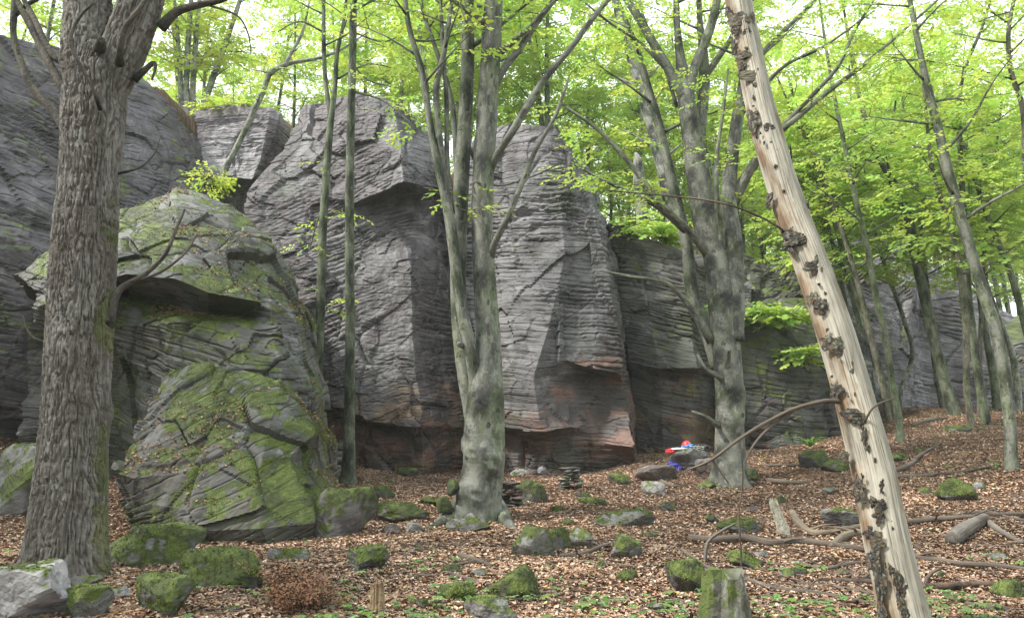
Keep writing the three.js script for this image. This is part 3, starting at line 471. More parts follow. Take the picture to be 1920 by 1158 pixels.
// ---- the oak on the left
{
  const D = 9.9, base = onGround(115, 1085); base.y -= 0.05;
  const t = thing('oak_tree', 'massive oak with furrowed bark forking at the top left, largest trunk in view', 'tree', base);
  const dz = (y) => mix(9.8, 10.6, clamp((1085 - y) / 1200));
  const tr = (l, k = 1) => l.map(([x, y, w]) => [at(x, y, dz(y)), pxSize(w * k, dz(y)) / 2 * slim(x)]);
  const bark = (seed, r) => { // deep interlacing furrows: long ridges that split and rejoin
    const furrow = (a, len) => { const x = Math.cos(a) * r, z = Math.sin(a) * r, w = 0.05 * noise(x * 5 + seed, len * 3, z * 5), n1 = noise((x + w) * 25 + seed, len * 4.6, (z + w) * 25), n2 = noise((x - w) * 44, len * 10 + seed, (z + w) * 44), n3 = noise(x * 60, len * 22, z * 60 + seed); return [sstep(0, 0.32, Math.abs(n1)), sstep(0, 0.4, Math.abs(n2)), n3]; };
    return {
      disp: (a, len) => { const [f, g, n] = furrow(a, len); return 0.026 * (f - 0.75) + 0.012 * (g - 0.65) + 0.006 * n; },
      colour: (a, len, d, p) => { const [f, g, n] = furrow(a, len), k = fbm(Math.cos(a) * 2 + seed, Math.sin(a) * 2, len * 1.6, 4), q = noise(Math.cos(a) * 14, Math.sin(a) * 14, len * 11 + seed);
        let c = blend([0.06, 0.047, 0.038], blend([0.082, 0.069, 0.06], [0.16, 0.15, 0.14], sstep(-0.25, 0.4, 0.8 * k + 0.5 * q + 0.3 * n)), 0.35 + 0.65 * f * (0.5 + 0.5 * g));
        const m = sstep(0.1, 0.22, 0.9 * d.x - 0.78 + 0.7 * fbm(p.x * 2, p.y * 1.3, p.z * 2, 4) + (p.y < 0.9 ? 0.12 : 0) - (p.y > 4.4 ? 0.2 : 0)); return blend(c, blend(MOSS, [0.1, 0.1, 0.04], 0.5 + k), 0.85 * m); },
    };
  };
  // knots stand out of the trunk
  const knots = [[0.9, 2.05, 0.07, 0.2], [1.35, 3.0, 0.06, 0.17], [2.2, 3.0, 0.05, 0.14]];
  const trunk = tr([[118, 1100, 150], [124, 1040, 146], [130, 950, 142], [136, 850, 136], [142, 750, 131], [147, 650, 133], [153, 560, 134], [158, 450, 131], [164, 360, 124], [170, 280, 126], [174, 215, 134], [178, 150, 128], [182, 95, 96]], 0.98);
  const b0 = bark(3, 0.45);
  mesh('trunk', local(limbGeo(sampleLimb(trunk, 0.022), 260, { wob: 0.04, seed: 3, disp: (a, l, r) => { let s = b0.disp(a, l, r); for (const [ka, kl, h, w] of knots) { let da = Math.abs(a - ka) * 0.45; const q = (da * da + (l - kl) ** 2) / (w * w); s += h * Math.exp(-q) - 0.4 * h * Math.exp(-q * 9); } return s; }, colour: b0.colour, flare: rootFlare(5, 0.26, 0.3, 0.6) }), base), M.oak, t);
  [[tr([[172, 190, 70], [160, 120, 104], [163, 60, 101], [164, 0, 98], [162, -80, 92], [158, -220, 80], [150, -420, 60]]), 5], [tr([[190, 200, 70], [216, 130, 92], [240, 70, 92], [262, 10, 88], [285, -60, 80], [318, -160, 70], [360, -300, 52]]), 8]].forEach(([s, sd]) => { const b = bark(sd, 0.31); mesh('stem', local(limbGeo(sampleLimb(s, 0.028), 130, { wob: 0.04, seed: sd, disp: b.disp, colour: b.colour }), base), M.oak, t); });
  const L = [[[140, 275, 30], [126, 250, 22], [100, 208, 20], [60, 165, 18], [37, 112, 16], [24, 60, 14], [26, 20, 17], [30, -20, 16], [40, -90, 12]], [[26, 30, 12], [50, 8, 11], [78, -6, 9], [120, -30, 6]], [[135, 190, 24], [108, 148, 20], [74, 82, 18], [42, 22, 16], [12, -25, 14], [-60, -90, 9]], [[130, 120, 18], [100, 105, 17], [62, 32, 14], [38, -12, 12], [10, -70, 8]],
    [[300, 52, 26], [330, 22, 19], [370, 9, 16], [415, -1, 13], [480, -35, 10], [560, -90, 6]], [[385, 8, 5], [445, 30, 4.5], [465, 64, 3.5], [470, 100, 2]], [[250, 150, 18], [272, 130, 13], [288, 117, 10], [291, 125, 7], [284, 150, 4]], [[200, 612, 26], [222, 545, 15], [268, 516, 11], [308, 478, 9], [330, 428, 7], [346, 392, 4]], [[235, 532, 8], [300, 510, 6], [348, 472, 5], [369, 438, 3]], [[92, 645, 7], [62, 632, 5], [48, 612, 4], [44, 588, 2.5]], [[222, 325, 6], [265, 312, 4], [290, 286, 3], [300, 256, 2]]];
  L.forEach((l, i) => mesh('branch', local(limbGeo(sampleLimb(tr(l), 0.06), 9, { seed: 70 + i }), base), M.oakLimb, t));
  // two that leave the front of the trunk
  const fr = (l) => l.map(([x, y, w, d]) => [at(x, y, d), pxSize(w, d) / 2]);
  [[[187, 205, 9, 9.95], [180, 185, 7, 9.82], [165, 150, 7, 9.75], [136, 96, 8, 9.65], [131, 70, 8, 9.6], [150, 30, 6, 9.6], [174, 6, 4, 9.6]], [[222, 118, 22, 9.95], [224, 98, 14, 9.75], [230, 58, 11, 9.65], [258, 20, 10, 9.6], [276, -8, 8, 9.6], [300, -60, 5, 9.6]], [[186, 92, 24, 10.2], [187, 82, 20, 9.95], [188, 74, 15, 9.85]]].forEach((l, i) => mesh('branch', local(limbGeo(sampleLimb(fr(l), 0.04), 9, { seed: 90 + i, wob: 0.12 }), base), M.oakLimb, t));
  const R = rng(77), tops = [sideLimbs(sampleLimb(tr([[158, -220, 80], [140, -520, 40]]), 0.3), 7, 0, 4, R), sideLimbs(sampleLimb(tr([[318, -160, 70], [400, -420, 40]]), 0.3), 7, 0, 4, R)].flat();
  tops.forEach((p) => mesh('branch', local(limbGeo(p, 6, {}), base), M.oakLimb, t));
  addFoliage(t, foliate([...tops, sampleLimb(tr(L[4].slice(3)), 0.2)], R, { every: 0.5, len: 1.5, gap: 0.26 }), base, SPRAYOAK, R, [0.8, 0.9, 0.9]);
}

// ---- the two slim poles before the buttress
{
  let b = at(585, 880, 20.8), d = 20.8; b.y = groundY(b.x, b.z);
  makeTree('pole_tree', 'slim pale pole tree forking high up, left of the thicker one before the buttress', null, b, {
    stems: [trace([[583, 892, 30], [585, 870, 22], [592, 760, 19], [600, 600, 18], [604, 450, 17], [612, 320, 16], [621, 215, 14], [628, 160, 10], [632, 100, 9], [644, 40, 7], [652, -40, 6], [660, -140, 4]], d), trace([[620, 225, 10], [610, 150, 9], [607, 90, 9], [606, 0, 8], [603, -80, 7], [600, -180, 4]], d)], bark: M.greenBark, sides: 12, seed: 5,
    limbs: [trace([[600, 600, 5], [615, 575, 3], [632, 560, 2]], d), trace([[604, 430, 5], [622, 405, 3], [640, 398, 2]], d), trace([[607, 380, 5], [590, 430, 3], [580, 470, 2]], d), trace([[600, 560, 5], [590, 540, 3], [575, 545, 2]], d), trace([[612, 320, 5], [630, 300, 3], [645, 296, 2]], d), trace([[628, 150, 5], [690, 120, 4], [740, 128, 2]], d), trace([[606, 60, 5], [560, 40, 4], [520, 60, 2]], d)],
    grow: [[0, 6, 0.78, 2.6, {}], [1, 5, 0.4, 2.6, {}]], fol: { t0: 0.25, every: 0.3, len: 0.55, gap: 0.2 } });
  d = 19; b = at(652, 905, d); b.y = groundY(b.x, b.z);
  makeTree('pole_tree', 'straight grey pole tree, the thicker and nearer of the pair before the buttress', null, b, {
    stems: [trace([[648, 918, 42], [652, 895, 28], [655, 800, 21], [656, 600, 19], [655, 400, 18], [658, 200, 17], [661, 100, 16], [662, 0, 15], [664, -120, 13], [668, -300, 8]], d)], bark: M.greenBark, sides: 14, seed: 9, flare: rootFlare(4, 0.1, 0.2),
    limbs: [trace([[662, 20, 7], [700, 0, 5], [740, -20, 4]], d), trace([[661, 60, 4], [720, 78, 3], [760, 60, 2]], d), trace([[660, 120, 4], [690, 150, 3], [745, 165, 2]], d), trace([[659, 170, 5], [720, 190, 3], [790, 250, 2]], d - 0.6, d)], grow: [[0, 10, 0.76, 3, {}]], fol: { t0: 0.2, every: 0.32, len: 0.9, gap: 0.2 } });
}

// ---- the forked beech in the middle
{
  const d = 14.5, base = at(888, 968, d); base.y = groundY(base.x, base.z) - 0.03;
  const knobs = [[4.3, 1.25, 0.16, 0.16], [5.3, 1.1, 0.2, 0.2], [4.6, 2.1, 0.1, 0.14], [4.7, 0.55, 0.14, 0.16], [3.9, 0.6, 0.12, 0.15], [5.6, 2.5, 0.1, 0.12], [2.9, 1.4, 0.14, 0.15], [3.6, 1.7, 0.08, 0.14]];
  const flare = (a, len, r) => { let s = rootFlare(6, 0.32, 0.34, 1.3)(a, len, r) + 0.05 * Math.sin(a * 3 + 1) * Math.exp(-len / 1.6); for (const [ka, kl, h, w] of knobs) { let da = Math.abs(a - ka); da = Math.min(da, 6.2832 - da) * 0.36; const q = (da * da + (len - kl) ** 2) / (w * w); s += 0.75 * h * Math.exp(-q) - 0.5 * h * Math.exp(-q * 7); } return s; };
  const t = makeTree('beech_tree', 'grey many-stemmed beech with knobbly burrs and spreading roots in the middle', null, base, {
    stems: [trace([[888, 985, 78], [893, 950, 74], [900, 905, 74], [905, 850, 74], [907, 800, 72], [908, 740, 70], [911, 690, 58], [914, 640, 47], [909, 550, 43], [904, 420, 42], [906, 320, 42], [913, 220, 41], [920, 100, 40], [925, 0, 38], [930, -120, 34], [936, -300, 24], [940, -480, 12]], d),
      trace([[895, 800, 44], [880, 720, 38], [866, 640, 34], [860, 560, 32], [860, 450, 31], [866, 320, 31], [873, 210, 28], [877, 100, 26], [878, 0, 24], [880, -140, 20], [884, -340, 10]], d + 0.35),
      trace([[905, 750, 36], [893, 700, 31], [879, 640, 25], [868, 590, 22], [857, 520, 21], [846, 430, 21], [836, 375, 18], [824, 325, 16], [806, 230, 14], [790, 130, 13], [769, 60, 11], [758, -10, 10], [744, -120, 7]], d - 0.25, d),
      trace([[838, 390, 14], [835, 340, 12], [820, 220, 12], [818, 160, 12], [830, 110, 11], [841, 45, 9], [850, -20, 8], [862, -120, 5]], d - 0.3, d),
      trace([[846, 400, 12], [838, 300, 10], [837, 190, 9], [829, 70, 8], [826, -10, 7], [826, -110, 4]], d - 0.2, d), trace([[858, 330, 14], [852, 240, 11], [845, 180, 10], [820, 100, 9], [796, 30, 8], [782, -30, 7], [760, -120, 4]], d + 0.4)],
    limbs: [trace([[922, 170, 18], [945, 128, 15], [975, 90, 14], [1002, 48, 13], [1032, 8, 12], [1070, -40, 9], [1130, -110, 6]], d), trace([[916, 320, 15], [935, 285, 14], [958, 250, 15], [985, 205, 16], [1020, 150, 14], [1070, 90, 12], [1110, 36, 11], [1142, -2, 9], [1200, -70, 6]], d - 0.4, d), trace([[916, 490, 16], [928, 455, 13], [950, 410, 12], [980, 340, 11], [1005, 280, 9], [1040, 220, 8], [1060, 166, 6], [1068, 142, 3]], d - 0.4, d), trace([[872, 260, 8], [920, 345, 4], [1000, 330, 3], [1060, 300, 2]], d + 0.5), trace([[836, 370, 6], [815, 355, 4], [795, 352, 3]], d - 0.4, d), trace([[910, 350, 6], [895, 342, 4], [882, 345, 3]], d - 0.6, d), trace([[905, 372, 5], [885, 395, 3], [865, 392, 2]], d - 0.4, d), trace([[878, 648, 15], [868, 648, 12], [861, 645, 11]], d - 0.4, d)],
    bark: M.beech, sides: 40, step: 0.07, seed: 21, flare, grow: [[0, 9, 0.74, 4.2, {}], [1, 7, 0.7, 3.6, {}], [2, 6, 0.72, 3, {}], [3, 4, 0.6, 2.4, {}], [5, 4, 0.6, 2.4, {}]], fol: { t0: 0.3, every: 0.42, len: 1.1, gap: 0.2 },
    folOn: (s, l, g) => [l[0], l[4], l[5], l[6], ...g] });
  // surface roots
  [[[862, 955, 34, 14.5], [838, 975, 26, 14.1], [815, 990, 14, 13.8], [790, 996, 8, 13.7]], [[925, 952, 40, 14.4], [940, 970, 30, 14], [952, 984, 18, 13.8], [966, 996, 8, 13.6]], [[900, 965, 40, 14.3], [880, 985, 24, 13.9], [872, 1000, 12, 13.6]]].forEach((r, i) => { const p = r.map(([x, y, w, dd]) => { const q = onGround(x, y); q.y += pxSize(w, dd) * 0.18; return [q, pxSize(w, dd) / 2]; }); mesh('root', local(limbGeo(sampleLimb(p, 0.08), 12, { wob: 0.18, seed: i + 4 }), base), M.beech, t); });
}

// ---- the spreading beech on the right
{
  const d = 18.5, base = at(1370, 912, d); base.y = groundY(base.x, base.z) - 0.03;
  const knobs = [[4.4, 1.55, 0.12, 0.16], [5.2, 1.7, 0.14, 0.18], [4.0, 1.8, 0.12, 0.16], [5.6, 2.2, 0.1, 0.18], [4.7, 2.6, 0.1, 0.2], [4.8, 0.7, 0.06, 0.14]];
  const flare = (a, len, r) => { let s = rootFlare(6, 0.38, 0.34, 0.4)(a, len, r); for (const [ka, kl, h, w] of knobs) { let da = Math.abs(a - ka); da = Math.min(da, 6.2832 - da) * 0.4; const q = (da * da + (len - kl) ** 2) / (w * w); s += 0.75 * h * Math.exp(-q) - 0.5 * h * Math.exp(-q * 7); } return s; };
  makeTree('beech_tree', 'spreading grey beech with broken stubs and swollen foot, right of the climbing gear', null, base, {
    stems: [trace([[1372, 925, 60], [1370, 890, 57], [1369, 800, 54], [1368, 720, 54], [1362, 640, 55], [1354, 560, 56], [1345, 480, 54], [1326, 420, 54], [1313, 350, 47], [1302, 275, 44], [1290, 205, 38], [1282, 150, 30], [1275, 100, 18], [1270, 50, 14], [1268, 0, 13], [1266, -90, 10], [1262, -220, 6]], d),
      trace([[1372, 640, 40], [1378, 540, 38], [1374, 450, 36], [1366, 380, 31], [1372, 300, 28], [1385, 210, 24], [1396, 140, 20], [1402, 60, 16], [1412, -30, 13], [1424, -180, 8]], d - 0.2, d),
      trace([[1350, 690, 34], [1325, 620, 28], [1300, 555, 26], [1288, 460, 23], [1270, 380, 22], [1251, 300, 20], [1235, 230, 18], [1214, 160, 16], [1194, 90, 12], [1168, 25, 9], [1140, -60, 6]], d + 0.5),
      trace([[1310, 300, 26], [1314, 230, 24], [1321, 150, 22], [1318, 90, 18], [1313, 40, 12], [1310, -20, 11], [1308, -160, 6]], d + 0.2)],
    limbs: [trace([[1286, 180, 24], [1258, 135, 20], [1222, 76, 19], [1196, 30, 18], [1174, -4, 16], [1140, -70, 11], [1100, -140, 6]], d - 0.2, d), trace([[1288, 190, 22], [1302, 130, 20], [1326, 70, 19], [1341, 20, 18], [1352, -40, 14], [1366, -140, 8]], d - 0.3, d), trace([[1318, 150, 14], [1350, 104, 13], [1370, 74, 11], [1392, 20, 9], [1410, -60, 5]], d + 0.2), trace([[1330, 480, 16], [1290, 430, 14], [1236, 380, 14], [1200, 330, 12], [1160, 282, 9], [1118, 240, 8], [1060, 200, 5]], d - 0.8, d), trace([[1285, 432, 12], [1230, 386, 10], [1180, 360, 8], [1120, 332, 6], [1078, 308, 4]], d - 1, d), trace([[1335, 640, 16], [1282, 560, 10], [1246, 530, 8], [1180, 518, 6], [1126, 507, 3]], d - 0.5, d),
      trace([[1370, 385, 24], [1410, 312, 19], [1440, 268, 15], [1500, 216, 12], [1560, 166, 11], [1612, 128, 9], [1682, 68, 7], [1770, -10, 5]], d - 0.8, d), trace([[1410, 318, 13], [1468, 238, 11], [1532, 170, 10], [1572, 124, 9], [1602, 60, 7], [1645, -10, 5]], d - 1.1, d), trace([[1396, 150, 14], [1430, 100, 12], [1468, 60, 10], [1520, 10, 8], [1570, -50, 5]], d - 0.4, d), trace([[1385, 220, 9], [1470, 125, 7], [1540, 90, 6], [1640, 20, 4]], d - 0.8, d), trace([[1350, 530, 18], [1353, 430, 14], [1345, 380, 12], [1344, 300, 9], [1356, 210, 7], [1366, 130, 4]], d - 0.7, d), trace([[1270, 200, 8], [1230, 80, 7], [1210, 40, 6], [1190, -40, 4]], d + 0.4), trace([[1260, 140, 9], [1200, 80, 7], [1140, 40, 5], [1080, -10, 4]], d - 0.4, d),
      trace([[1366, 712, 18], [1345, 704, 12], [1322, 690, 9], [1308, 664, 5]], d - 0.55, d), trace([[1362, 712, 18], [1364, 685, 13], [1368, 656, 8]], d - 0.6, d), trace([[1358, 800, 16], [1335, 790, 11], [1318, 779, 9], [1297, 771, 4]], d - 0.6, d)],
    bark: M.beech, sides: 36, step: 0.09, seed: 31, flare, grow: [[0, 6, 0.86, 3.6, {}], [1, 7, 0.66, 3.4, {}], [2, 6, 0.55, 3, {}], [3, 5, 0.5, 3, {}]], fol: { t0: 0.32, every: 0.4, len: 1.35, gap: 0.2 }, folOn: (s, l, g) => [...l.slice(0, 5), ...l.slice(6, 13), ...g] });
}

// ---- slender trees on the right slope
const SLENDER = [
  ['thin grey tree curving left, nearest of the slender clump beside the bare trunk', 21.5, [[1690, 834, 20], [1688, 800, 15], [1674, 718, 14], [1658, 618, 13], [1642, 551, 13], [1625, 455, 12], [1605, 375, 11], [1590, 300, 10], [1566, 185, 8], [1545, 60, 6], [1530, -60, 4]], M.greenBark],
  ['thin leaning tree in the slender clump, its foot at the far slab', 28, [[1676, 790, 18], [1674, 770, 14], [1654, 710, 14], [1626, 610, 13], [1602, 539, 12], [1578, 460, 11], [1545, 345, 9], [1512, 262, 7], [1480, 150, 5]], M.greenBark],
  ['thin tree tangled in the slender clump, leaning most to the left', 27, [[1668, 790, 14], [1640, 660, 12], [1606, 520, 11], [1572, 410, 10], [1530, 290, 8], [1500, 240, 6], [1460, 150, 4]], M.darkBark],
  ['pale snaking thin stem bending before the far cliff slab', 31, [[1690, 775, 9], [1690, 730, 9], [1712, 664, 10], [1696, 600, 9], [1668, 520, 8], [1645, 450, 7], [1630, 380, 5], [1620, 300, 4]], M.paleBark],
  ['sturdy grey-green tree leaning left in front of the far cliff slab', 27.5, [[1792, 785, 36], [1786, 762, 26], [1775, 725, 23], [1755, 650, 22], [1735, 560, 22], [1715, 465, 21], [1700, 400, 20], [1670, 332, 17], [1642, 282, 14], [1624, 228, 11], [1600, 120, 8], [1580, 0, 5]], M.greenBark],
  ['dark thin upright tree left of the thicker pair on the slope', 24.5, [[1826, 826, 18], [1822, 795, 14], [1814, 735, 14], [1812, 620, 14], [1802, 520, 13], [1782, 420, 11], [1752, 330, 9], [1736, 200, 7], [1725, 80, 5]], M.darkBark],
  ['green-barked tree with a forked dark top in the middle of the slope', 25, [[1858, 822, 28], [1852, 800, 20], [1835, 700, 18], [1817, 560, 16], [1810, 450, 13], [1805, 350, 12], [1800, 250, 11], [1804, 150, 9], [1850, 30, 7], [1870, -60, 5]], M.greenBark],
  ['tall leaning tree with a mossy foot, nearest at the right edge', 17, [[1899, 890, 34], [1897, 860, 26], [1895, 800, 25], [1886, 720, 26], [1870, 625, 25], [1842, 540, 25], [1815, 450, 24], [1786, 350, 22], [1762, 250, 20], [1742, 170, 17], [1722, 80, 13], [1700, -40, 10], [1680, -200, 6]], M.beech],
  ['whitish split dead stem standing behind the nearest tree at the right edge', 28, [[1912, 790, 16], [1908, 720, 15], [1898, 660, 13], [1880, 610, 11], [1862, 560, 7], [1850, 520, 3]], M.paleBark],
  ['slender tree close behind the green-barked one on the slope', 29, [[1872, 780, 18], [1862, 700, 15], [1845, 600, 14], [1832, 500, 12], [1822, 380, 9], [1812, 260, 6]], M.greenBark],
  ['leaning tree entering the right edge above the dark outcrop', 26, [[1960, 800, 18], [1930, 640, 16], [1895, 510, 14], [1862, 430, 12], [1830, 340, 9], [1800, 250, 6]], M.greenBark],
  ['hair-thin stem at the left of the slender clump, forking at the top', 29, [[1640, 790, 10], [1612, 690, 9], [1585, 560, 8], [1560, 450, 8], [1535, 350, 6], [1520, 280, 4]], M.greenBark],
  ['thin stem bowing left out of the slender clump beside the bare trunk', 30, [[1650, 790, 11], [1620, 640, 10], [1580, 500, 9], [1535, 400, 7], [1490, 320, 5], [1450, 250, 3]], M.greenBark],
  ['straight thin stem in the middle of the slender clump', 30, [[1682, 785, 11], [1660, 640, 10], [1632, 480, 9], [1612, 350, 8], [1600, 230, 6], [1592, 120, 4]], M.paleBark],
  ['slim dark stem between the sturdy leaning tree and the upright one', 30, [[1770, 780, 10], [1752, 680, 9], [1742, 560, 9], [1728, 440, 8], [1722, 330, 7], [1730, 200, 5]], M.darkBark],
  ['slim upright stem just left of the nearest right-edge tree', 27, [[1838, 790, 11], [1838, 700, 10], [1842, 560, 9], [1850, 430, 8], [1866, 300, 7], [1880, 180, 5]], M.darkBark],
  ['curved dark stem hanging into the upper right corner', 19, [[1990, 880, 18], [1960, 600, 15], [1925, 330, 13], [1918, 200, 12], [1896, 130, 11], [1892, 60, 10], [1904, -10, 9], [1930, -120, 6]], M.darkBark],
];
SLENDER.forEach(([label, d, pts, bark], i) => {
  const b = at(pts[0][0], pts[0][1], d); b.y = groundY(b.x, b.z); const dead = label.includes('dead');
  const stem = trace(pts, d); stem.unshift([V(b.x, b.y - 0.25, b.z), stem[0][1] * 1.25]);
  makeTree('slender_tree', label, 'slender trees on the right slope', b, { stems: [stem], bark, sides: 10, step: 0.25, seed: 50 + i, grow: dead ? [] : [[0, 12, 0.55, 3.1, { up: 0.6, rad: 0.35 }]], fol: dead ? null : { t0: 0.1, every: 0.32, len: 1.25, gap: 0.2 }, leaves: d > 22 ? SPRAYFAR : SPRAY, tint: [1, 1, 1] });
});
console.log('trees done');

// ---- the bare leaning trunk
{
  const dd = (y) => mix(7.0, 7.9, (1200 - y) / 1400), base = at(1712, 1215, 7.0); base.y = groundY(base.x, base.z);
  const t = thing('dead_tree', 'bare barkless pale trunk leaning left across the right half, dotted with dark flakes', 'tree', base);
  const line = [[1724, 1260, 100], [1712, 1210, 96], [1695, 1150, 93], [1679, 1080, 90], [1660, 1000, 87], [1642, 900, 84], [1617, 800, 80], [1590, 700, 76], [1559, 600, 73], [1524, 500, 69], [1485, 400, 64], [1454, 300, 61], [1426, 200, 58], [1405, 100, 55], [1385, 0, 53], [1362, -140, 48], [1335, -330, 40], [1310, -520, 28]];
  const lump = (a, len) => 0.014 * fbm(Math.cos(a) * 2.2, Math.sin(a) * 2.2, len * 2.4, 4) + 0.008 * noise(Math.cos(a) * 7, Math.sin(a) * 7, len * 0.8);
  mesh('trunk', local(limbGeo(sampleLimb(line.map(([x, y, w]) => [at(x, y, dd(y)), pxSize(w, dd(y)) / 2 * slim(x)]), 0.04), 64, { wob: 0.03, seed: 4, disp: lump }), base), M.deadWood, t);
  const radiusAt = (y) => { let i = 0; while (i < line.length - 2 && line[i + 1][1] > y) i++; const a = line[i], b = line[i + 1], k = (y - a[1]) / (b[1] - a[1]); return [mix(a[0], b[0], k), mix(a[2], b[2], k)]; };
  // flakes of old bark and black fungus crust: bearing, row, width, height
  const F = [[1366, 22, 16, 26], [1382, 34, 26, 24], [1414, 44, 26, 34], [1377, 56, 20, 16], [1403, 60, 14, 14], [1374, 88, 12, 26], [1394, 105, 28, 16], [1391, 125, 14, 20], [1422, 143, 38, 32], [1430, 160, 22, 14], [1410, 224, 26, 42], [1450, 240, 26, 20], [1459, 254, 22, 20], [1484, 292, 10, 30], [1480, 314, 8, 14], [1441, 379, 20, 24], [1517, 384, 24, 18], [1512, 392, 10, 14], [1482, 440, 30, 26], [1500, 452, 30, 20], [1480, 460, 20, 26], [1515, 440, 16, 16], [1533, 500, 34, 24], [1549, 516, 16, 24], [1525, 560, 20, 20], [1540, 576, 26, 22], [1556, 640, 30, 20], [1572, 652, 26, 24], [1578, 610, 8, 10], [1604, 694, 18, 26], [1566, 732, 20, 26], [1600, 778, 36, 18], [1618, 792, 18, 20], [1622, 816, 12, 30], [1628, 838, 8, 14], [1586, 860, 16, 24], [1608, 912, 22, 34], [1612, 930, 16, 30], [1657, 908, 14, 28], [1640, 944, 20, 20], [1655, 948, 16, 14], [1648, 966, 14, 24], [1682, 976, 22, 18], [1632, 1000, 16, 20], [1644, 1012, 20, 20], [1638, 1046, 22, 34], [1650, 1088, 14, 46], [1652, 1130, 14, 40], [1686, 1096, 18, 40], [1700, 1108, 20, 24], [1692, 1132, 14, 20], [1672, 1066, 10, 14], [1720, 1148, 20, 16], [1700, 1152, 14, 18]];
  const R = rng(12);
  for (let i = 0; i < 70; i++) { const y = 10 + 1140 * R(), [cx, W] = radiusAt(y); F.push([cx + (R() - 0.5) * W * 0.92, y, 3 + 6 * R() * R(), 4 + 9 * R() * R()]); } // knots and beetle scars
  F.forEach(([x, y, w, h], i) => {
    const [cx, W] = radiusAt(y), d0 = dd(y), r = pxSize(W, d0) / 2 * slim(cx), off = clamp((x - cx) / (W / 2), -0.97, 0.97), dep = d0 - r * Math.sqrt(1 - off * off);
    const p = at(x, y, dep), g = new THREE.IcosahedronGeometry(1, w < 10 ? 2 : 5), A = g.attributes.position, C = [], sw = pxSize(w, d0) / 2 * 1.08, sh = pxSize(h, d0) / 2 * 1.08, th = 0.004 + 0.007 * R(), ang = Math.asin(off);
    const dark = R() < 0.6 ? [0.035, 0.032, 0.03] : [0.075, 0.068, 0.05];
    for (let k = 0; k < A.count; k++) {
      const v = V(A.getX(k), A.getY(k), A.getZ(k)), e = 1 + 1.5 * fbm(v.x * 1.9 + i * 7, v.y * 1.9, v.z * 0.6 + i, 3), q = 1 + 1.3 * noise(v.x * 4 + i, v.y * 4, v.z * 4);
      const lx = v.x * sw * e, ly = v.y * sh * e, lz = v.z * th * q - (1 - Math.cos(clamp(lx / r, -1.2, 1.2))) * r * 0.9;
      A.setXYZ(k, lx * Math.cos(ang) + lz * Math.sin(ang), ly, -lx * Math.sin(ang) + lz * Math.cos(ang));
      const n = noise(lx * 60 + i, ly * 60, lz * 60), m = n > 0.35 ? [0.16, 0.16, 0.12] : n < -0.45 ? [0.13, 0.075, 0.04] : dark; C.push(...m);
    }
    g.setAttribute('color', new THREE.Float32BufferAttribute(C, 3)); g.translate(p.x - base.x, p.y - base.y, p.z - base.z); mesh('bark_flake', g, M.flake, t);
  });
  [[[[1572, 752, 11, 7.2], [1545, 752, 9, 7.1], [1490, 766, 8, 7], [1440, 790, 7.5, 7], [1390, 820, 7, 7], [1330, 864, 6, 7.1], [1286, 882, 3, 7.1]]], [[[1492, 766, 7, 7], [1440, 804, 5, 7], [1412, 836, 4.5, 6.9], [1396, 866, 2.5, 6.9]]], [[[1335, 860, 4, 7.1], [1350, 882, 3.5, 7.1], [1366, 905, 2, 7.1]]], [[[1614, 812, 7, 7.25], [1622, 790, 5, 7.1], [1640, 762, 4, 7], [1680, 745, 2.5, 7]]]].forEach(([l], i) => mesh('branch', local(limbGeo(sampleLimb(trace(l, 7), 0.05), 8, { seed: i + 3, wob: 0.1 }), base), M.stick, t));
}
// a thin brown bough crossing in front of the spreading beech
{ const b = at(1475, 445, 7.4); const m = thing('thin_bough', 'thin brown bough drooping left from the bare leaning trunk', 'branch', b); mesh('bough', local(limbGeo(sampleLimb(trace([[1482, 452, 6], [1466, 430, 5], [1400, 395, 4], [1330, 376, 4], [1240, 366, 3], [1130, 356, 2]], 7.4), 0.06), 6, { seed: 2 }), b), M.deadBark, m); }
{ const b = onGround(1390, 1118); const m = thing('sapling', 'leafless thread-thin sapling rising before the mossy stump', 'sapling', b); const p = [[V(b.x, b.y - 0.05, b.z), 0.012], [at(1390, 1040, -b.z), 0.01], [at(1386, 960, -b.z), 0.009], [at(1393, 900, -b.z), 0.008], [at(1388, 820, -b.z), 0.004]]; mesh('stem', local(limbGeo(sampleLimb(p, 0.05), 6, { seed: 2 }), b), M.deadBark, m); }

